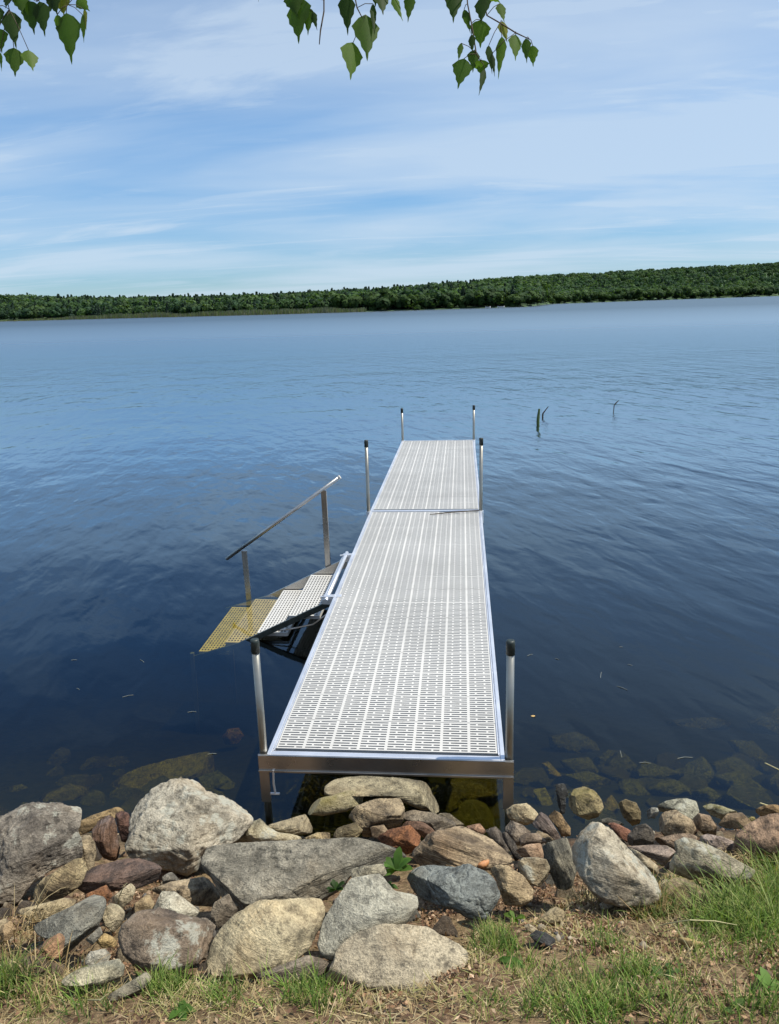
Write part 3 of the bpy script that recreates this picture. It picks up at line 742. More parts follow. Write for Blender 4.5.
S('C2', [(403,140),(430,118),(520,108),(650,118),(760,132),(778,165),(765,205),(690,205),(640,185),(600,170),(520,166),(405,172)], (176,164,132), (128,118,94), 'long tan slab just under the front edge of the dock', 'layered', .75, .20, planes=[((0,0,1),.35)], facets=1, spin=(0,0,1), rough=.6)
S('C2', [(346,198),(390,175),(480,153),(522,162),(516,190),(470,212),(400,225),(350,220)], (170,160,128), (132,124,84), 'oval stone with a green mossy edge under the dock front', 'mossy', .75, .15, rough=.4, facets=1)
S('C2', [(470,230),(500,200),(570,175),(635,168),(642,205),(632,255),(590,285),(520,285),(500,250)], (170,150,118), (116,100,80), 'angular split tan block below the dock slab', 'layered', .8, .12, planes=[((.1,.1,1),.4)], facets=2, spin=(.2,.1,1))
S('C2', [(232,255),(290,240),(345,223),(368,262),(365,278),(300,284),(245,268)], (168,154,124), (118,106,86), 'flat tan wedge near the left dock leg', 'layered', .8, .06, planes=[((0,0,1),.4)], facets=1)
S('C2', [(335,297),(380,278),(420,278),(420,302),(380,308)], (170,150,110), (116,98,74), 'tiny tan stone peeking out behind the long slab', thick=.8, up=.04)
S('C2', [(425,294),(440,265),(495,250),(518,270),(500,297),(450,304)], (178,162,120), (110,96,70), 'small cracked yellowish stone behind the long slab', 'layered', .8, .06)
S('A4', [(425,270),(500,238),(600,258),(700,288),(765,312),(740,352),(650,384),(600,335),(540,312),(450,305)], (150,136,116), (96,86,76), 'flat brown stone right of the split block under the dock', 'layered', .7, .09, planes=[((0,0,1),.4)], facets=1)
S('A4', [(415,345),(460,310),(550,312),(610,348),(642,385),(605,418),(560,402),(520,380)], (142,106,86), (92,70,58), 'small dark reddish stone behind the rust orange one', thick=.8, up=.07)
S('A4', [(278,340),(380,343),(400,375),(330,400),(290,385)], (184,160,128), (130,110,88), 'small pinkish chip left of the rust orange stone', thick=.7)
S('A5', [(395,245),(440,212),(520,203),(560,230),(597,265),(570,302),(520,328),(450,318),(410,282)], (204,188,152), (160,142,110), 'cream stone beside the right front dock leg', 'granite', .85, .09)
S('A5', [(545,312),(600,253),(640,268),(680,330),(722,410),(690,418),(620,372),(560,338)], (150,132,124), (108,94,92), 'purple grey wedge stone leaning right of the cream one', 'slate', .7, .08, spin=(.8,.4,.6), facets=3, rough=.5)
S('A5', [(640,268),(690,245),(730,268),(752,310),(779,345),(775,388),(720,392),(700,340)], (148,120,82), (92,72,50), 'wet brown stone at the waterline between wedge and mossy boulder', thick=.8, up=.03)
S('A5', [(388,350),(430,308),(490,330),(545,372),(490,402),(475,455),(440,432),(400,385)], (158,142,126), (106,92,82), 'grey brown stone just below the cream one by the leg', thick=.8, up=.07)
S('A5', [(470,408),(520,380),(590,383),(642,432),(560,455),(490,455)], (162,142,122), (116,98,84), 'smooth brown stone behind the pink one', thick=.7, up=.07)
S('A5', [(590,365),(640,385),(700,430),(640,445),(600,420),(565,385)], (176,156,124), (122,104,82), 'thin tan sliver under the purple grey wedge', 'layered', .6, .06)
S('A5', [(452,482),(520,452),(612,440),(632,470),(622,532),(570,545),(500,525)], (190,158,130), (146,116,94), 'pink tan angular stone above the rounded mottled one', thick=.7, up=.09, facets=7, rough=.5)
S('A5', [(465,565),(500,535),(580,530),(640,543),(662,590),(642,640),(600,692),(540,682),(490,632)], (172,162,136), (130,110,86), 'rounded mottled stone right of the tan boulder', 'lichen', .85, .09)
S('A5', [(272,362),(340,343),(372,380),(412,470),(402,505),(350,445),(300,405)], (126,116,108), (78,72,70), 'dark slanting slate piece behind the large tan boulder', 'slate', .6, .07, spin=(.8,-.2,.5))
S('A5', [(360,382),(400,375),(452,440),(482,512),(445,545),(420,485)], (112,102,94), (66,62,60), 'second dark slate piece, nearer the pink stone', 'slate', .6, .08, spin=(.8,-.2,.5))
S('A5', [(150,338),(240,322),(280,370),(250,385),(190,362)], (168,128,102), (118,86,68), 'small reddish chip behind the large tan boulder', thick=.8, up=.06)
S('A5', [(-60,310),(0,262),(60,265),(155,332),(60,348),(-20,372)], (150,140,118), (100,92,80), 'grey stone between flat brown stone and large tan boulder', 'layered', .7, .06)
S('A5', [(615,462),(680,440),(760,415),(795,425),(812,600),(770,695),(690,698),(650,590)], (156,150,132), (88,88,82), 'upright dark striped stone left of the tall pale boulder', 'slate', .7, .10, spin=(1,.25,.15), facets=3)
S('A5', [(290,605),(350,578),(420,588),(500,638),(558,720),(545,775),(480,805),(380,795),(360,720),(340,660)], (196,172,132), (156,134,104), 'warm tan boulder at the right of the blue grey one', 'granite', .75, .06)
S('A6', [(133,440),(180,380),(260,320),(330,333),(400,383),(470,470),(530,540),(592,600),(632,680),(638,745),(560,785),(400,795),(300,775),(230,705),(180,622),(140,540)], (190,182,164), (146,138,124), 'tall pale egg shaped boulder right of the dock', 'lichen', .85, .15, planes=[((.35,-.3,1),.7),((-.5,-.7,.5),.75)], facets=2, rough=.9)
S('A6', [(118,172),(150,120),(210,103),(270,128),(307,180),(318,222),(282,272),(220,292),(150,262),(112,215)], (152,136,96), (96,84,58), 'round yellow brown mossy boulder standing in the water', 'mossy', .9, .24)
S('A6', [(38,92),(90,83),(112,140),(95,165),(85,250),(60,260),(42,190)], (72,74,76), (40,42,44), 'black wet shiny stone in the water near the right dock leg', 'slate', .7, .20)
S('A6', [(412,202),(460,180),(522,200),(542,250),(532,322),(490,334),(440,282)], (132,116,80), (96,84,60), 'half sunk yellowish stone behind the red one', thick=.8, up=.08)
S('A6', [(345,322),(400,318),(484,365),(455,432),(410,397)], (158,106,86), (108,72,60), 'red brown stone behind the tall pale boulder', thick=.7, up=.07)
S('A6', [(300,300),(350,288),(420,310),(450,335),(380,330),(320,325)], (110,110,104), (70,70,66), 'thin dark slab behind the red brown stone', thick=.6, up=.06)
S('A6', [(458,405),(520,338),(582,328),(632,378),(612,442),(550,458),(460,445)], (96,88,80), (62,58,54), 'dark block in shade right of the red brown stone', thick=.8, up=.09, facets=7)
S('A6', [(465,462),(600,452),(715,448),(755,500),(725,552),(660,572),(600,525),(490,492)], (162,144,134), (120,104,98), 'flat mauve slab right of the tall pale boulder', 'layered', .55, .06, planes=[((0,0,1),.35)], facets=1, rough=.5)
S('A6', [(468,465),(530,488),(600,535),(658,590),(652,625),(590,605),(530,545)], (178,168,144), (128,118,100), 'long pale stone propped on the tall pale boulder', thick=.7, up=.12, rough=.5)
S('A7', [(60,212),(120,185),(230,168),(282,190),(292,250),(250,292),(120,255),(62,245)], (166,166,150), (104,104,92), 'lichen covered flat grey stone at the water, right side', 'lichen', .7, .09, planes=[((0,0,1),.5)])
S('A7', [(-20,250),(20,225),(60,230),(55,262),(30,285),(-10,290)], (150,152,150), (80,82,80), 'small wet glinting stone beside the lichen covered one', 'lichen', .7, .05)
S('A7', [(58,292),(110,250),(170,243),(250,298),(278,350),(252,384),(180,396),(100,404),(68,362)], (168,148,118), (118,98,78), 'brown rough boulder in front of the lichen covered stone', 'granite', .85, .12)
S('A7', [(268,292),(310,263),(370,278),(400,340),(387,388),(330,390),(285,352)], (160,136,110), (106,88,72), 'smaller brown cobble beside the rough brown boulder', 'granite', .85, .11)
S('A7', [(28,418),(120,395),(260,373),(290,400),(210,435),(170,490),(130,465),(60,445)], (170,146,124), (120,100,86), 'flat pinkish brown stone above the mauve slab', 'layered', .6, .07, planes=[((0,0,1),.4)], facets=1)
S('A7', [(285,412),(360,386),(440,403),(508,430),(482,492),(430,495),(330,445)], (168,150,142), (128,110,106), 'mauve angular slab behind the grassy pale stone', thick=.6, up=.08, facets=4, rough=.4)
S('A7', [(415,328),(480,262),(560,256),(614,320),(560,345),(480,350)], (184,156,118), (132,108,82), 'tan pyramid shaped stone near the right edge', thick=.8, up=.14, facets=6, rough=.5)
S('A7', [(322,212),(360,198),(440,218),(522,250),(495,280),(430,296),(370,265)], (176,174,150), (110,104,70), 'pale topped algae stained stone at the water left of the pyramid', 'mossy', .8, .09)
S('A7', [(632,242),(700,213),(779,210),(810,260),(740,295),(680,290)], (172,138,88), (112,84,54), 'orange brown wet stone at the far right waterline', thick=.8, up=.09)
S('A7', [(540,385),(620,330),(700,290),(779,272),(850,290),(880,480),(779,510),(700,555),(640,585),(560,545),(500,505)], (164,132,106), (104,84,72), 'large brown boulder at the right edge above the grass', 'granite', .85, .12, facets=4)
S('A7', [(178,440),(240,413),(330,438),(430,488),(525,550),(615,602),(560,650),(400,650),(320,625),(240,650),(140,605),(128,570),(178,500)], (188,180,156), (146,138,118), 'pale boulder with dry grass on its lower side, right', 'lichen', .75, .12, facets=4)
S('A7', [(45,750),(100,688),(180,653),(250,668),(310,708),(365,740),(355,800),(200,822),(60,805)], (164,146,114), (118,102,78), 'brown rounded stone half hidden in dry grass, right of the egg boulder', 'mossy', .75, .05)
S('A7', [(35,705),(100,658),(133,665),(75,722),(45,752)], (188,176,148), (140,128,106), 'small pale stone between egg boulder and grass', thick=.7, up=.05)
S('A7', [(593,292),(630,273),(643,310),(612,323)], (190,176,96), (130,118,70), 'tiny yellow stone beside the tan pyramid', thick=.8, up=.08)
S('A7', [(600,350),(640,320),(700,300),(690,330),(640,360)], (150,128,104), (104,88,72), 'small brown sliver between the pyramid and the right boulder', thick=.8, up=.06)
S('B1', [(112,95),(200,75),(290,50),(380,28),(442,42),(430,82),(350,112),(250,155),(190,155)], (184,166,128), (134,114,86), 'long tan stone above the blue grey striped one, lower left', thick=.7, up=.05)
S('B1', [(213,195),(300,140),(420,80),(520,22),(590,33),(612,70),(602,140),(580,205),(500,265),(460,315),(400,375),(370,335),(340,265),(250,235)], (152,154,148), (104,110,112), 'blue grey striped stone at the lower left', 'layered', .6, .05, planes=[((.1,-.4,1),.7)], facets=2, spin=(.5,-.8,.9), rough=.6)
S('B1', [(245,292),(340,243),(383,258),(378,375),(320,380),(270,340)], (178,132,94), (126,96,74), 'rusty chip against the lower left striped stone', thick=.6, up=.06)
S('B1', [(598,112),(650,63),(700,73),(743,110),(737,172),(690,222),(640,185)], (206,192,158), (164,150,122), 'creamy white stone left of the brown rounded boulder', thick=.8, up=.05)
S('B1', [(515,275),(590,198),(612,240),(560,305)], (150,148,140), (106,104,98), 'small grey stone right of the striped one', thick=.7)
S('B1', [(572,282),(620,238),(692,270),(702,312),(620,320)], (196,168,110), (150,122,78), 'small yellowish stone below the creamy white one', thick=.7, up=.02)
S('B1', [(488,405),(540,350),(620,333),(662,370),(642,412),(510,445)], (168,164,152), (126,122,112), 'small light grey stone on top of the pale slab, lower left', thick=.7, up=.05)
S('B1', [(378,505),(480,450),(600,420),(690,398),(733,440),(733,492),(620,535),(500,545),(390,528)], (188,180,152), (144,136,112), 'pale flat slab at the grass edge, lower left', 'granite', .6, .04, planes=[((0,-.3,1),.5)], facets=1, rough=.5)
S('B2', [(-5,605),(80,550),(200,478),(243,508),(205,575),(100,618),(20,645)], (164,158,138), (118,112,96), 'grey green slab lying in the grass, lower left', 'granite', .45, .02, rough=.5)
S('B1', [(-60,180),(20,153),(60,190),(75,240),(25,275),(-60,270)], (186,168,134), (136,118,92), 'rounded tan cobble at the left picture edge', thick=.7, up=.02)
S('B1', [(75,425),(170,380),(300,388),(385,430),(372,492),(300,505),(200,468)], (132,116,98), (84,74,64), 'dark brown flat stone among dead leaves, lower left', 'layered', .5, .01)
S('B6', [(425,232),(480,198),(540,248),(622,318),(628,375),(500,348),(438,305)], (198,172,130), (156,132,98), 'tan stone half buried in the grass, right', thick=.5, up=0)
S('B5', [(558,185),(640,108),(700,82),(775,120),(700,184),(620,195)], (204,186,144), (164,146,112), 'flat cream stone on the brown litter, right of centre', thick=.5, up=.02)
S('B5', [(538,252),(580,222),(640,238),(692,270),(687,322),(620,334),(570,288)], (60,62,66), (34,36,38), 'small black stone with a pale rim on the litter', thick=.8, up=.03)
S('B5', [(498,180),(540,183),(592,215),(562,242),(520,218)], (196,184,158), (150,138,116), 'small pale stone next to the black one', thick=.6, up=.01)
S('B6', [(298,62),(340,36),(392,50),(372,87),(310,97)], (190,186,172), (150,144,130), 'small whitish stone below the egg boulder', thick=.7, up=.02)
S('C1', [(402,492),(440,463),(462,490),(452,518),(410,518)], (196,174,132), (150,128,96), 'small sandy stone left of the whitish triangular one', thick=.7, up=.02)
S('C1', [(0,560),(25,545),(45,570),(30,600),(0,605)], (184,160,124), (134,112,86), 'small sandy cobble by dry grass at the left edge', thick=.7, up=.03)
S('C2', [(-10,545),(40,540),(75,560),(60,600),(55,650),(0,650)], (140,126,112), (96,84,76), 'brown stone squeezed between brown and cream boulders', thick=.7, up=.0)
S('C2', [(540,262),(580,255),(600,280),(580,300),(545,290)], (172,150,122), (118,100,82), 'little tan chip above the rust orange stone', thick=.8, up=.06)

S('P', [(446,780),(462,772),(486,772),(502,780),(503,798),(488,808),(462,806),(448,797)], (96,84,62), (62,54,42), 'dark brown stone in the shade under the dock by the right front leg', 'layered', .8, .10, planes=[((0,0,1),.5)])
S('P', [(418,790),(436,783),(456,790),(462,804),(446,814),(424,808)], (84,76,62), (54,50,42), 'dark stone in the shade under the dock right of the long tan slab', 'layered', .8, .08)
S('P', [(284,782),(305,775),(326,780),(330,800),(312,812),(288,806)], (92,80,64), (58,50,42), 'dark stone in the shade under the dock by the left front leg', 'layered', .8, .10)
# boulders under water
def U(*a, **k): k.setdefault('group', GS); k.setdefault('name', 'submerged_boulder'); k.setdefault('facets', 3); return stone(*a, **k)
BR, BR2 = (108, 106, 84), (76, 74, 58)
UL = 'brown boulder lying under the dark shallow water'
U('C1', [(285,225),(330,130),(400,90),(500,55),(600,33),(662,48),(668,82),(600,112),(540,150),(400,185),(370,235)], (140,128,88), (108,98,66), 'largest submerged brown slab, behind the biggest pale boulder', thick=.45, up=.02, planes=[((0,-.1,1),.4)])
U('A1', [(425,335),(560,270),(700,220),(760,228),(640,320),(500,385),(435,370)], (160,134,92), (116,96,66), 'half sunk brown slab behind the purple wedge stone', thick=.6, up=.02)
U('A1', [(225,165),(400,88),(520,108),(545,190),(440,245),(350,228),(240,225)], (112,100,74), (84,76,56), 'dim submerged boulder behind the big left boulder', thick=.6, up=.0)
U('A1', [(20,110),(120,88),(195,130),(150,185),(30,195)], BR, BR2, 'submerged boulder near the left picture edge', thick=.6, up=-.04)
U('C1', [(585,115),(650,93),(705,130),(692,165),(630,155)], (116,120,92), (84,86,66), 'greenish submerged stone near the left dock leg', thick=.7, up=.02)
U('C1', [(560,150),(600,135),(680,160),(690,185),(640,185)], BR, BR2, 'small submerged stone behind the biggest pale boulder', thick=.6, up=.0)
U('D7', [(62,175),(150,163),(205,195),(228,242),(150,235),(65,218)], BR, BR2, 'flat submerged boulder right of the dock, farthest out', thick=.6, up=.05)
U('D7', [(36,262),(60,256),(98,300),(60,310)], (190,160,80), BR2, 'yellowish submerged stone right of the dock leg', thick=.8, up=.12)
U('D7', [(10,345),(50,338),(72,390),(30,412)], (170,160,84), (130,120,66), 'olive submerged stone beside the right dock leg', thick=.7, up=.03)
U('D7', [(210,402),(260,360),(285,400),(222,435)], (170,140,84), BR2, 'submerged stone just right of the round mossy boulder', thick=.7, up=.05)
for q in ([(245,252),(290,238),(345,290),(260,294)], [(325,302),(370,268),(474,300),(400,325)], [(468,292),(540,263),(578,300),(562,338),(490,333)],
          [(578,272),(640,253),(713,300),(640,313),(590,303)], [(288,332),(320,313),(354,350),(332,388),(290,365)], [(378,332),(450,323),(504,350),(400,373)],
          [(598,312),(660,298),(724,345),(660,363)], [(638,202),(700,205),(744,250),(690,262)], [(740,322),(790,298),(800,350),(750,356)],
          [(448,132),(560,123),(624,140),(540,160)], [(698,132),(779,108),(805,180),(740,194)], [(110,262),(180,255),(215,300),(150,310)],
          [(100,310),(180,300),(240,320),(200,350),(120,345)], [(500,360),(560,345),(600,370),(560,385)], [(610,365),(680,360),(700,385),(640,392)], [(210,250),(250,230),(280,260),(240,285)]):
    qx = sum(a for a, b in q)/len(q); qy = sum(b for a, b in q)/len(q)
    U('D7', [(qx + (a - qx)*1.3, qy + (b - qy)*1.5) for a, b in q], BR, BR2, UL, thick=.6, up=.02)

U('P', [(222,737),(228,729),(238,728),(244,736),(238,744),(226,744)], (170, 110, 60), (120, 80, 46), 'small orange brown submerged stone left of the near left post', thick=.5, up=.10)
# gravel between the stones (nobody could count it)
Vs, Fs, Cs = [], [], []; nb = 0; S4, F4 = sphere(2)
pal = np.array([(.30, .25, .18), (.20, .17, .14), (.38, .33, .25), (.26, .17, .11), (.12, .11, .10)])
for i in range(900):
    x = rng.uniform(-2.6, 3.4); y = rng.uniform(-1.75, -.02)
    px, py = to_px((x, y, gz(x, y)))
    lim = np.interp(px, [0, 100, 330, 460, 560, 680, 779], [965, 985, 985, 975, 925, 895, 870])
    if py > lim + 20 and rng.random() < .93: continue
    r_ = rng.uniform(.005, .02); v = S4*(rng.uniform(.6, 1.2, 3))*r_
    v = v*(1 + .22*np.sin(S4 @ rng.normal(0, 3, 3))[:, None]); nn_ = rng.normal(size=(6, 3)); nn_ /= np.linalg.norm(nn_, axis=1)[:, None]
    for q_ in nn_:
        dd_ = v @ q_; v = v - np.outer(np.maximum(0, dd_ - dd_.max()*.6), q_); a = rng.uniform(0, 6.28); ca, sa = math.cos(a), math.sin(a)
    v = np.stack([v[:, 0]*ca - v[:, 1]*sa, v[:, 0]*sa + v[:, 1]*ca, v[:, 2]], 1) + [x, y, gz(x, y) + r_*.3]
    Vs.append(v); Fs.append(F4 + nb); nb += len(v); Cs.append(np.tile(pal[rng.integers(0, 5)]*rng.uniform(.6, 1.1), (len(v), 1)))
gr = link('gravel', mesh_np('gravel', np.concatenate(Vs), np.concatenate(Fs), np.concatenate(Cs)), mat=mat_tint('gravel_stone', .85))
tag(gr, 'small stones and rubble filling the gaps between the bank boulders', 'gravel', kind='stuff')

# stones wedged deep in the gaps
FILL = []
for k in range(24):
    S_, F_ = sphere(4); rr_ = np.random.default_rng(300 + k); v = S_*rr_.uniform(.55, 1.0, 3)
    for _ in range(9):
        n_ = rr_.normal(size=3); n_ /= np.linalg.norm(n_); d_ = v @ n_; v = v - np.outer(np.maximum(0, d_ - d_.max()*rr_.uniform(.55, .85)), n_)
    dd = np.array([.12*mn.noise(Vector(q*1.5) + Vector((k, 0, 0))) + .05*mn.noise(Vector(q*5)) for q in v]); v = v*(1 + dd[:, None])
    me = mesh_np('stone', v, F_, smooth=True)
    base = [(150,128,104), (128,112,98), (168,150,122), (112,98,88), (140,104,80), (140,138,130)][k % 6]
    me.materials.append(rock_mat(base, tuple(int(c_*.7) for c_ in base), ('granite', 'layered')[k % 2])); FILL.append(me)
cnt = 0
while cnt < 230:
    x = rng.uniform(-2.3, 3.2); y = rng.uniform(-1.65, .12); z = gz(x, y); px, py = to_px((x, y, z))
    if py > bound(px) - 12: continue
    if y > -.05 and rng.random() < .5: continue
    sz = rng.uniform(.03, .075); o = link('stone', FILL[rng.integers(0, 24)]); o.location = (x, y, z + sz*.15 - .01); o.scale = (sz, sz, sz); o.rotation_euler = tuple(rng.uniform(0, 6.28, 3))
    tag(o, 'small stone wedged low in the gaps between the bank boulders', 'stone', 'small stones wedged in the gaps of the bank'); cnt += 1

SUB = []
for k in range(6):
    me = FILL[k*3].copy(); me.materials.clear(); me.materials.append(rock_mat(BR if k % 2 else (92, 84, 62), BR2)); me.name = 'submerged_boulder'; SUB.append(me)
cnt = 0
while cnt < 95:
    x = rng.uniform(-2.6, 3.6); y = shore_y(x) + rng.uniform(.12, 1.35)
    if -1.5 < x < .55 and y > .5: continue
    sz = rng.uniform(.07, .17); z = gz(x, y); top = z + sz*.45
    if top > -.05: z -= top + .05
    o = link('submerged_boulder', SUB[rng.integers(0, 6)]); o.location = (x, y, z); o.scale = (sz*1.3, sz, sz*.6); o.rotation_euler = (rng.uniform(-.3, .3), rng.uniform(-.3, .3), rng.uniform(0, 6.28))
    tag(o, UL, 'submerged boulder', GS); cnt += 1

# ------------------------------------------------------------------ grass, litter
def gauss(px, py, L_):
    return max(w*math.exp(-((px - x)/sx)**2 - ((py - y)/sy)**2) for x, y, sx, sy, w in L_)
GREEN = [(755,930,40,42,1.0),(712,925,20,30,.6),(690,1010,80,28,.75),(610,1005,60,26,.95),(565,1010,45,22,.9),(640,980,30,14,.6),(497,945,17,12,.9),(512,966,16,9,.7),(490,1000,16,14,.7),
         (168,990,22,12,.8),(225,1000,16,12,.6),(300,998,30,16,.6),(8,985,14,20,1.0),(85,1000,30,18,.4),(183,1014,18,6,.7),(655,905,16,12,.5),(610,955,14,16,.6),(779,890,30,30,.9),(760,1010,20,12,.8),(45,1010,25,10,.45)]
DRYP = [(640,900,45,16,1.0),(735,870,40,18,.9),(695,905,25,20,.9),(60,1000,80,25,.9),(200,1010,90,16,.9),(400,1010,90,14,.9),(330,1005,60,16,.8),(560,940,40,20,.5),(655,960,30,20,.6),(700,860,25,10,.8),(680,885,30,10,1.0),(20,940,25,20,.6),(510,1015,40,10,.6)]
LITT = [(700,965,40,18,.9),(770,960,18,30,1.0),(600,930,40,20,1.0),(655,945,30,14,.9),(435,915,32,16,1.0),(535,895,42,20,1.0),(520,915,30,16,.8),(60,935,45,30,.9),(120,960,40,18,.9),(600,955,45,26,.8),(400,1005,80,14,.5),(690,1000,60,24,.7),(270,968,25,8,.8),(170,970,30,8,.8),(450,985,30,20,.6),(770,975,20,25,.9),(140,905,40,20,.5),(185,890,20,12,.5),(590,915,40,12,.6)]
def blades(name, n, region, weight, hr, wr, cols, mat, label, cat, flat=0.0, clump=None):
    V = []; C_ = []; cnt = 0; tries = 0
    while cnt < n and tries < n*30:
        tries += 1
        x = rng.uniform(*region[0]); y = rng.uniform(*region[1]); z = gz(x, y)
        px, py = to_px((x, y, z)); w = weight(px, py, x, y)
        if rng.random() > w: continue
        k = 1 if clump is None else clump
        base = rng.uniform(0, 2*PI); tone = cols[rng.integers(0, len(cols))]*rng.uniform(.7, 1.25); hs = rng.uniform(*hr)
        for _ in range(k):
            a = rng.uniform(0, 2*PI); h = hs*rng.uniform(.55, 1.1); bw = rng.uniform(*wr); lean = h*(rng.uniform(.15, .8) + flat); d = np.array([math.cos(a), math.sin(a)])
            s = np.array([-d[1], d[0]])*bw/2; b = np.array([x, y]) + rng.normal(0, .012, 2); hz = h*(1 - .75*min(1, flat))
            for (t0, w0) in ((0, 1), (.4, .9), (.75, .6), (1, .08)):
                c = b + d*lean*t0**1.7; zz = z - .004 + hz*(t0 if t0 < .9 else .97) - flat*.004
                V.append((c[0]-s[0]*w0, c[1]-s[1]*w0, zz)); V.append((c[0]+s[0]*w0, c[1]+s[1]*w0, zz)); 
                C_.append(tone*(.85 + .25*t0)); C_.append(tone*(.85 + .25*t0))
            cnt += 1
    V = np.array(V); nb = len(V)//8; i = np.arange(nb)[:, None]*8
    F = np.concatenate([i + [0, 1, 3, 2], i + [2, 3, 5, 4], i + [4, 5, 7, 6]])
    o = link(name, mesh_np(name, V, F, np.array(C_)), mat=mat); tag(o, label, cat, kind='stuff'); return o
def nz(x, y, k): return .5 + mn.noise(Vector((x*k, y*k, 7.7)))
def w_green(px, py, x, y):
    if px < -20 or px > 800 or py > 1050: return .6*nz(x, y, 2.5) if py > bound(px) else 0
    return gauss(px, py, GREEN)*min(1, max(0, nz(x, y, 14)*1.5))
def w_dry(px, py, x, y):
    if py < bound(px) - 8 and gauss(px, py, DRYP) < .5: return 0
    return max(.28, gauss(px, py, DRYP))*min(1, nz(x, y, 9)*1.4)
def w_lit(px, py, x, y):
    return max(.10 if py > bound(px) - 40 else .02, gauss(px, py, LITT))*min(1, nz(x, y, 12)*1.4)
G1 = [np.array(c) for c in ((.15, .25, .045), (.20, .32, .06), (.10, .18, .035), (.27, .36, .09), (.30, .32, .11))]
D1 = [.86*np.array(c) for c in ((.48, .38, .20), (.40, .30, .15), (.55, .46, .27), (.30, .25, .10), (.33, .33, .12))]
L1 = [np.array(c) for c in ((.28, .16, .09), (.42, .27, .16), (.12, .065, .04), (.55, .40, .27), (.20, .11, .065))]
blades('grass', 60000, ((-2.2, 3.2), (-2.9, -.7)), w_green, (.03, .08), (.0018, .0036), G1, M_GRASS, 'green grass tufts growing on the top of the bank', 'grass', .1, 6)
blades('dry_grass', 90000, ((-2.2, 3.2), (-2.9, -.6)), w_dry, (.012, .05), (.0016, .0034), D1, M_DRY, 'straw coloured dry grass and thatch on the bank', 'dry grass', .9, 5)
# long seed stalks
# dead leaves
V = []; C_ = []; cnt = 0
while cnt < 22000:
    x = rng.uniform(-2.0, 3.0); y = rng.uniform(-2.9, .0); z = gz(x, y); px, py = to_px((x, y, z))
    if rng.random() > w_lit(px, py, x, y): continue
    r_ = rng.uniform(.003, .010); a = rng.normal(size=3); a[2] *= .4; a /= np.linalg.norm(a); b = np.cross(a, rng.normal(size=3)); b /= np.linalg.norm(b)
    asp = rng.uniform(.25, .8); p = np.array([x, y, z + rng.uniform(.0, .02)]); nn = np.cross(a, b)
    V += [p - a*r_, p - b*r_*asp + nn*r_*.3, p + a*r_, p + b*r_*asp + nn*r_*.3]
    t_ = L1[rng.integers(0, 5)]*rng.uniform(.6, 1.2); C_ += [t_]*4; cnt += 1
o = link('leaf_litter', mesh_np('leaf_litter', np.array(V), np.arange(len(V)).reshape(-1, 4), np.array(C_)), mat=M_DRY)
tag(o, 'brown dead leaves and bits scattered over the bank', 'leaf litter', kind='stuff')

def weed(px, py, n_, r_, label, tone=(.13, .26, .05), lift=.5, up=0.0, seed=1):
    rr = np.random.default_rng(seed); c = hit_ground(px, py, up); V = []; F = []; C_ = []
    for i in range(n_):
        a = 2*PI*i/n_*1.618*2 + rr.uniform(-.3, .3); l_ = r_*rr.uniform(.6, 1.15); el = lift*rr.uniform(.4, 1.3)
        d = np.array([math.cos(a), math.sin(a), 0]); s = np.array([-d[1], d[0], 0]); b = len(V); tn = np.array(tone)*rr.uniform(.7, 1.3)
        for t0, w0 in ((0, .08), (.3, .20), (.55, .30), (.8, .20), (1, .02)):
            q = d*l_*t0 + UP3*(l_*(el*t0 - .55*t0*t0) + .012)
            for sg, dz in ((-1, .03), (0, 0), (1, .03)):
                V.append(q + s*sg*w0*l_ + UP3*dz*l_); C_.append(tn)
        for k in range(4):
            for j in range(2): F.append((b+k*3+j, b+k*3+j+1, b+k*3+j+4, b+k*3+j+3))
    me = mesh_np('leafy_weed', np.array(V), np.array(F), np.array(C_), smooth=True)
    o = link('leafy_weed', me, mat=M_LEAF); o.location = c; tag(o, label, 'weed', 'leafy weeds on the bank'); return o
weed(396, 874, 16, .05, 'bright green leafy weed growing beside the cream block and blue grey boulder', up=.16, lift=1.3, seed=3)
weed(388, 889, 8, .03, 'small low sprig in the gap just left of the blue grey boulder', (.09, .18, .04), up=.1, seed=8)
weed(336, 893, 10, .032, 'dark green weed in the gap left of the arrowhead stone', (.06, .13, .03), up=.1, lift=1.2, seed=4)
weed(512, 968, 14, .035, 'flat green rosette on the litter right of the wide pale boulder', seed=5)
weed(182, 1014, 14, .03, 'flat green rosette near the bottom edge, left side', seed=6)
weed(662, 982, 7, .04, 'broad leaved weed in the right hand grass', (.2, .34, .12), lift=1.0, seed=7)
weed(676, 972, 6, .035, 'broad leaved weed just above another in the right hand grass', (.16, .3, .1), lift=.9, seed=17)
weed(772, 998, 11, .04, 'pale green leafy weed in the lower right corner', (.2, .34, .09), lift=1.2, seed=9)
weed(732, 1014, 6, .03, 'small weed at the bottom edge left of the corner weed', (.2, .32, .1), lift=.9, seed=10)
weed(515, 922, 7, .035, 'small bright weed at the top of the grass right of the blue grey boulder', (.2, .34, .06), lift=1.2, seed=11)

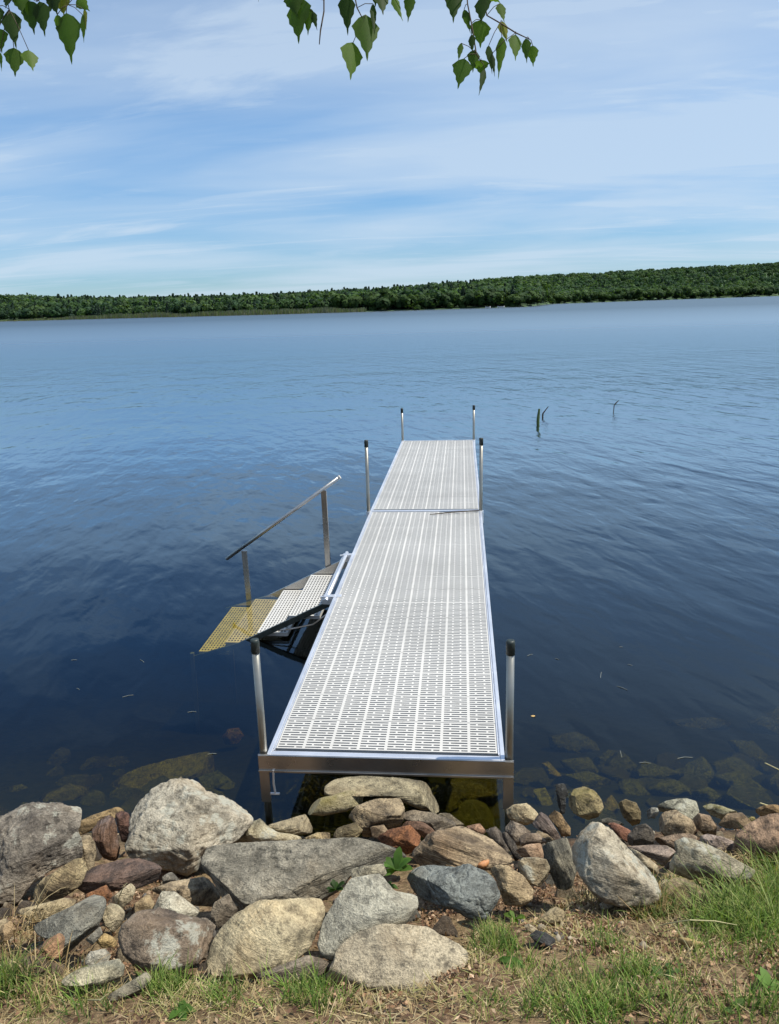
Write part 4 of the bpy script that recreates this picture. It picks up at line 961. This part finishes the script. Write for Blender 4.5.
def tuft(px, py, up, n_, hr, spread, cols, label, mat=M_GRASS, droop=.8, bias=(0, 0), seed=1, w=.0026):
    rr = np.random.default_rng(seed); c = hit_ground(px, py, up); V = []; C_ = []
    for _ in range(n_):
        a = rr.uniform(0, 2*PI); h = rr.uniform(*hr); d = np.array([math.cos(a) + bias[0], math.sin(a) + bias[1]]); s_ = np.array([-d[1], d[0]]); s_ = s_/np.linalg.norm(s_)*w*rr.uniform(.6, 1.2)/2
        b = np.clip(rr.normal(0, spread, 2), -1.5*spread, 1.5*spread); le = h*rr.uniform(.2, 1.0); dr = droop*rr.uniform(.3, 1.1); tn = np.array(cols[rr.integers(0, len(cols))])*rr.uniform(.75, 1.25)
        for t0, w0 in ((0, 1), (.25, 1), (.5, .85), (.75, .6), (1, .05)):
            q = b + d*le*t0; zz = h*(t0*1.15 - dr*t0*t0*.9) - .01
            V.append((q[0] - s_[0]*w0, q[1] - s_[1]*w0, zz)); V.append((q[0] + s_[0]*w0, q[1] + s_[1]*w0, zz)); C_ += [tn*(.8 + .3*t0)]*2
    i = np.arange(len(V)//10)[:, None]*10
    F = np.concatenate([i + [k, k+1, k+3, k+2] for k in (0, 2, 4, 6)])
    o = link('grass_tuft', mesh_np('grass_tuft', np.array(V), F, np.array(C_)), mat=mat); o.location = c
    tag(o, label, 'grass tuft', 'tufts of longer grass on the bank'); return o
GY = [(.22, .31, .06), (.15, .24, .045), (.32, .36, .12), (.11, .18, .035)]; BY = [(.42, .31, .16), (.34, .24, .11), (.50, .40, .22), (.24, .17, .08)]; GD = [(.14, .20, .05), (.10, .15, .04), (.30, .27, .10)]
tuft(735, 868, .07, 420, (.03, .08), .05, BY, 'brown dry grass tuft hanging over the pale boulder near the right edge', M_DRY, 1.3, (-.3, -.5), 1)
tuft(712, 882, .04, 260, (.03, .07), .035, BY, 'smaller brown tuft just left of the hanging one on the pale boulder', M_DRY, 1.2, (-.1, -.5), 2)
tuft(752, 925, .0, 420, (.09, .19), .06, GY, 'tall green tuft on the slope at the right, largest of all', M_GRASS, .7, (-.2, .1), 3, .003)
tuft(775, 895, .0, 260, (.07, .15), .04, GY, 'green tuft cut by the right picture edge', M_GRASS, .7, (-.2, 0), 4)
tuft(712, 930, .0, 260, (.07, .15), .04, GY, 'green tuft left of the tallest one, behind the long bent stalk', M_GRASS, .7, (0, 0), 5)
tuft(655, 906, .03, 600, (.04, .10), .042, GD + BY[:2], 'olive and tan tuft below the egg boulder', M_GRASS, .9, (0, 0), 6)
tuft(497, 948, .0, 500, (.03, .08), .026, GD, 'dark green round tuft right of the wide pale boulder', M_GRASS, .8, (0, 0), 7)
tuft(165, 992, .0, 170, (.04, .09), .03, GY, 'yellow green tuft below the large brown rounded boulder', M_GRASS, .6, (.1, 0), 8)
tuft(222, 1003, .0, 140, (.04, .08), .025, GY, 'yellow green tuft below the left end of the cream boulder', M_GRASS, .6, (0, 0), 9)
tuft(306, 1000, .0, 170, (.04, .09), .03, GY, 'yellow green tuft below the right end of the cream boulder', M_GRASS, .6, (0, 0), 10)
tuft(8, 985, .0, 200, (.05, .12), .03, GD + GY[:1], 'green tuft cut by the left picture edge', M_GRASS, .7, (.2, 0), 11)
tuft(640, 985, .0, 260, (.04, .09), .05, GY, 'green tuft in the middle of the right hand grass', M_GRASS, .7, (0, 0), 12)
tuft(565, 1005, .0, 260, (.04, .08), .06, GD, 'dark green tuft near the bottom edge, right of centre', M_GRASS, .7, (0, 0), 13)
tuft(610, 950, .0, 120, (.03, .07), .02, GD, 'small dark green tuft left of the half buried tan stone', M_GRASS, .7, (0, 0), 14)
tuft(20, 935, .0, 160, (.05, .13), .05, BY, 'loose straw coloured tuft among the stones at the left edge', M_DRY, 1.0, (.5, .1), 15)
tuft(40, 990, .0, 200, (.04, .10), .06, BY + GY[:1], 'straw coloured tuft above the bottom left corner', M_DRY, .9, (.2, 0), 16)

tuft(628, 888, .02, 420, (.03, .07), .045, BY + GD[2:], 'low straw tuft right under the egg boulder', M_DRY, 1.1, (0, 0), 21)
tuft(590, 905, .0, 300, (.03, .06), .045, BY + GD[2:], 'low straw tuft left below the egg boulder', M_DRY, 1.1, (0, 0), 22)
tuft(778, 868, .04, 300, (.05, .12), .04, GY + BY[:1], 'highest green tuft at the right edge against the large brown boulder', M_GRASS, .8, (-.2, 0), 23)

# curled bark-like dead leaf in the grass, orange leaf among the stones
bpy.context.view_layer.update(); _dg = bpy.context.evaluated_depsgraph_get()
def on_stone(px, py):
    d = Vector(ray(px, py)); h, loc, *_ = scn.ray_cast(_dg, Vector(CAM), d); return np.array(loc) - np.array(d)*.004 if h else hit_ground(px, py, 0)
def curled(name, px, py, up, l_, w_, ang, colr, label, cat, lift=.3):
    c = on_stone(px, py) if up < 1 else hit_ground(px, py, up); V = []; F = []
    for i in range(9):
        t0 = i/8*2 - 1; w0 = w_*(1 - t0*t0)**.6 + .001
        for j in range(5):
            s0 = j/4*2 - 1; V.append((t0*l_, s0*w0, lift*w_*(1 - s0*s0*1.2) + .15*l_*t0*t0*math.copysign(1, t0) + .002*math.sin(i*3 + j*2)))
    F = [(i*5+j, (i+1)*5+j, (i+1)*5+j+1, i*5+j+1) for i in range(8) for j in range(4)]
    me = mesh_np(name, V, F, smooth=True); t_ = mat_plain(name, colr, .6, 60, .4)
    o = link(name, me, mat=t_); o.location = c; o.rotation_euler = (.2, -.1, ang); tag(o, label, cat)
    m_ = o.modifiers.new('solid', 'SOLIDIFY'); m_.thickness = .002; return o
curled('curled_leaf', 691, 943, .03, .034, .012, -.5, (.42, .30, .12, 1), 'tan curled dead leaf lying in the right hand grass', 'leaf', 1.0)
curled('fallen_leaf', 483.5, 864, .21, .022, .014, .4, (.60, .28, .12, 1), 'orange fallen leaf on the tan boulder behind the blue grey one', 'leaf', .8)
curled('floating_leaf', 533, 716, 5, .014, .007, -.3, (.75, .52, .22, 1), 'small yellow leaf floating on the water right of the dock', 'leaf', .2).location = at_z(533, 716, .003)
# long bent stalks
def stalk(pts, r_, label, colr=(.45, .40, .2, 1), name='grass_stalk', ups=None):
    P = [hit_ground(a, b, u) for a, b, u in pts]; m = MB(); m.tube(P, [r_]*(len(P)-1) + [r_*.4], 6)
    o = m.build(name, M_STRAW); tag(o, label, 'stalk'); return o
M_STRAW = mat_plain('straw', (.46, .42, .22, 1), .7)
stalk([(655,927,.01),(670,923,.06),(690,920,.09),(715,921,.09),(737,925,.07)], .0016, 'long pale bent grass stalk lying over the right hand grass')
stalk([(700,935,.0),(690,950,.04),(675,925,.09)], .0012, 'thin dry stalk leaning beside the long bent one')
stalk([(118,908,.02),(119,897,.08),(124,886,.14),(127,883,.15)], .0016, 'short dry stalk standing by the creamy white stone')
stalk([(30,926,.0),(38,905,.1),(42,893,.15)], .0014, 'thin straw stalk upright near the lower left stones')
stalk([(88,1000+-0,.0),(100,1000,.04),(110,992,.06)], .0016, 'pale straw lying in the lower left dry grass')

# ------------------------------------------------------------------ things on the water
def wtube(pts, r_, name, label, cat, mat=M_TWIG, group=None):
    m = MB(); m.tube(pts, r_, 8); o = m.build(name, mat); tag(o, label, cat, group); return o
b = at_z(538, 424, 0)
wtube([b + [0, 0, -.4], b + [.0, 0, .12], b + [.02, 0, .33]], [.030, .034, .02], 'mooring_stake', 'mossy broken stake standing in the lake, left of the pair', 'stake', mat_plain('green_wood', (.08, .13, .04, 1), .8))
b = at_z(541.5, 417, 0)
wtube([b + [0, 0, -.4], b + [.03, 0, .08], b + [.15, 0, .24]], [.022, .018, .008], 'broken_branch', 'thin forked branch sticking out of the lake beside the mossy stake', 'branch')
b = at_z(613, 411.5, 0)
wtube([b + [0, 0, -.4], b + [.02, 0, .14], b + [.06, 0, .20], b + [.12, 0, .26]], [.009, .010, .014, .006], 'water_stem', 'single thin bent stem sticking up alone from the lake', 'stem')
M_BIT = mat_plain('pale_straw_bit', (.20, .22, .20, 1), .6)
bits = [(601,675,8,1.2),(606,682,6,.6),(622,688,9,-.5),(629,713,8,.05),(621,754,7,1.5),(645,763,10,-.05),(685,758,14,.1),(609,625,6,1.5),(621,647,3,0),(727,693,7,.4),(530,655,6,.4),(540,666,5,.0),(557,659,4,-.5),(570,671,3,-.4),(630,665,4,-.4),
        (74,661,7,.0),(142,661,7,-.5),(133,676,7,.3),(128,696,9,.3),(210,695,6,.0),(192,712,8,.1),(60,704,4,0),(74,660,5,.1),(105,661,3,0),(78,689,4,-.4),(36,735,5,.2),(212,754,8,.1),(150,745,4,.4)]
for px, py, l_, sl_ in bits[::2] + [bits[5]]:
    p = at_z(px, py, .002); k = l_*.5*np.linalg.norm(p - CAM)/FPX; d = np.array([math.cos(sl_), math.sin(sl_)*1.6, 0])
    wtube([p - d*k, p + [0, k*.2, 0.001], p + d*k], .0015, 'floating_straw', 'thin pale bit of straw floating on the dark water near the bank', 'straw', M_BIT, 'bits of straw floating on the near water')
for (a, b, l) in (((779,775),(765,763),'dry reed leaning into the picture from the right, upper of the pair'), ((779,812),(760,803),'dry reed leaning into the picture from the right, lower of the pair')):
    p, q = at_z(a[0]+14, a[1]+12, .05), at_z(b[0], b[1], .25)
    wtube([p, (p+q)/2 + [0, 0, .03], q], .003, 'dry_reed', l, 'reed', M_STRAW)

# ------------------------------------------------------------------ birch overhead
M_BARK = mat_plain('birch_bark', (.5, .47, .42, 1), .8, 6, .6, .4)
bt = empty('birch_tree', (-3.6, -3.0, gz(-3.6, -3.0))); tag(bt, 'birch whose toothed green leaves hang into the top of the picture on thin twigs', 'tree')
bo = -Vector(bt.location)
def bb(m, name, mat, **k):
    o = m.build(name, mat, bt, **k); o.location = bo; return o
m = MB(); m.tube([(-3.6, -3.0, .9), (-3.55, -2.95, 2.2), (-3.4, -2.9, 3.6), (-3.3, -2.8, 5.2)], [.16, .13, .11, .07], 14); bb(m, 'trunk', M_BARK, smooth=True)
limb_pts = [Vector((-3.45, -2.92, 3.0)), Vector((-2.4, -2.4, 3.55)), Vector((-1.2, -2.0, 3.62)), Vector((-.2, -1.85, 3.50)), Vector((.9, -1.75, 3.42))]
m = MB(); m.tube(limb_pts, [.06, .04, .025, .014, .006], 10); bb(m, 'limb', M_BARK, smooth=True)
DEP = 1.62
def bpt(px, py, dep=DEP): return Vector(at_depth(px, py, dep))
_lm = []
for k in range(3):
    V = []; F = []; prof = [(0, .02), (.06, .26), (.14, .42), (.24, .50), (.34, .47), (.46, .38), (.58, .27), (.70, .17), (.82, .09), (.92, .04), (1, .004)]
    rr = random.Random(k)
    for i, (t0, w0) in enumerate(prof):
        tooth = (.035 if i % 2 else -.03) if 1 < i < 9 else 0
        for s0 in (-1, -.5, 0, .5, 1):
            V.append((s0*(w0 + (tooth if abs(s0) == 1 else 0)), .10*abs(s0)*w0*2 + .10*t0*t0*(k - .6), -t0))
    F = [(i*5+j, i*5+j+1, (i+1)*5+j+1, (i+1)*5+j) for i in range(len(prof)-1) for j in range(4)]
    _lm.append((V, F))
def leaf(tile, base, tip, w, parent, tone, turn=None, dep=DEP):
    x0, y0, k = tile; p = bpt(x0 + base[0]/k, y0 + base[1]/k, dep); q = bpt(x0 + tip[0]/k, y0 + tip[1]/k, dep + random.uniform(-.015, .015))
    ln = (q - p).length; wid = w/k*dep/FPX; V0, F0 = _lm[random.randint(0, 2)]
    tn = np.array(tone)*random.uniform(.85, 1.15)
    V = [(x*wid, y*wid, z*ln) for x, y, z in V0]
    me = mesh_np('leaf', V, F0, np.tile(tn, (len(V), 1)), smooth=True)
    o = link('leaf', me, parent, M_LEAF); d = (q - p).normalized(); vz = -d
    vx = Vector(Rv); vx = (vx - vz*vx.dot(vz)).normalized(); vx = (Matrix.Rotation(turn if turn is not None else random.uniform(-.6, .6), 3, vz) @ vx); vy = vz.cross(vx)
    Mx = Matrix((vx, vy, vz)).transposed().to_4x4(); o.matrix_basis = Matrix.Translation(p) @ Mx
    return p
DK, MD, LT, YE = (.05, .10, .022), (.10, .19, .03), (.14, .25, .035), (.30, .32, .06)
def twig(pts, leaves, tile, r_=.0014):
    P = [bpt(tile[0] + a/tile[2], tile[1] + b/tile[2]) for a, b in pts]
    # hang from the nearest point of the limb
    best = min(((limb_pts[i].lerp(limb_pts[i+1], u/10) - P[0]).length, limb_pts[i].lerp(limb_pts[i+1], u/10)) for i in range(4) for u in range(11) for _ in (0,)) if False else None
    cand = [limb_pts[i].lerp(limb_pts[i+1], u/10) for i in range(4) for u in range(11)]
    c = min(cand, key=lambda v: (v - P[0]).length)
    mid = c.lerp(P[0], .5) + Vector((0, 0, .05))
    m = MB(); m.tube([c, mid] + P, [r_*2.2, r_*1.8] + [r_]*(len(P)-1) + [r_*.6], 6)
    for lf in leaves:      # petioles
        b = bpt(tile[0] + lf[0][0]/tile[2], tile[1] + lf[0][1]/tile[2]); near = min(P, key=lambda v: (v - b).length)
        if (near - b).length > .003: m.tube([near, near.lerp(b, .5) + Vector((0, 0, .004)), b], r_*.55, 5)
    t_ = bb(m, 'twig', M_TWIG, smooth=True)
    for lf in leaves:
        leaf(tile, lf[0], lf[1], lf[2], t_, lf[3])
T1 = (0, 0, 6.49); T2 = (250, 0, 2.597)
twig([(30,-120),(40,-20),(60,60)], [((60,70),(100,305),125,DK),((-10,185),(10,345),110,MD),((0,340),(12,470),26,MD),((90,310),(98,498),125,MD),((185,325),(215,468),105,LT),((-20,40),(-5,190),80,DK)], T1)
twig([(200,-160),(215,-60),(240,10)], [((180,5),(220,225),150,DK),((255,10),(290,238),120,DK),((60,-60),(40,60),110,DK),((330,-60),(370,100),120,DK),((120,-60),(150,100),120,MD),((340,-30),(330,80),90,DK)], T1)
twig([(400,-150),(420,-40),(440,30)], [((430,85),(456,408),165,MD),((372,95),(386,238),60,MD),((500,-10),(587,78),85,LT),((535,95),(547,283),60,LT),((400,-30),(420,110),120,YE),((545,60),(560,200),40,YE)], T1)
twig([(120,-60),(118,-30),(120,0)], [((110,-30),(122,45),60,MD),((122,-5),(125,113),72,MD),((152,20),(150,92),34,MD),((162,30),(174,78),18,DK)], T2)
twig([(205,-60),(192,0),(192,30),(183,80),(180,115)], [((25,-30),(22,6),10,DK)], T2, .0017)
twig([(275,-70),(270,-20),(278,20),(296,55)], [((250,-15),(254,92),44,DK),((300,38),(306,152),70,MD),((268,110),(262,207),62,LT),((320,10),(322,95),18,DK)], T2)
twig([(345,-80),(345,-30),(350,-10)], [((340,-30),(345,42),46,DK),((372,-10),(397,57),24,LT),((416,-15),(410,60),30,MD),((330,-40),(325,20),40,DK)], T2)
twig([(560,-60),(565,10),(575,60),(588,140),(600,160)], [((530,-25),(528,56),46,DK),((556,25),(573,88),20,DK),((548,112),(541,162),16,MD),((556,152),(540,228),52,MD),((582,130),(580,187),34,MD),((600,155),(600,197),42,MD),((610,180),(595,248),18,DK),((600,52),(599,125),60,LT),((575,90),(578,140),20,DK)], T2)
twig([(600,-70),(605,-20),(615,40),(650,60),(690,85),(726,102)], [((604,-10),(600,62),44,DK),((620,-20),(650,8),30,MD),((650,8),(660,60),30,LT),((655,55),(667,112),34,YE),((654,95),(645,208),28,LT),((690,90),(690,158),38,LT),((716,100),(718,163),26,MD),((734,118),(736,174),34,LT),((620,118),(631,192),24,DK),((628,140),(636,200),14,DK)], T2)

# ------------------------------------------------------------------ render settings
vs = scn.view_settings; scn.display_settings.display_device = 'sRGB'; vs.view_transform = 'Standard'; vs.look = 'None'; vs.exposure = .42; vs.gamma = 1; vs.use_curve_mapping = False
scn.render.engine = 'CYCLES'; cy_ = scn.cycles
cy_.use_denoising = True
try: cy_.denoiser = 'OPENIMAGEDENOISE'; cy_.denoising_input_passes = 'RGB_ALBEDO_NORMAL'
except Exception: pass
cy_.max_bounces = 8; cy_.diffuse_bounces = 3; cy_.glossy_bounces = 3; cy_.transparent_max_bounces = 12; cy_.transmission_bounces = 4; cy_.volume_bounces = 0
cy_.caustics_reflective = False; cy_.caustics_refractive = False; cy_.sample_clamp_indirect = 4
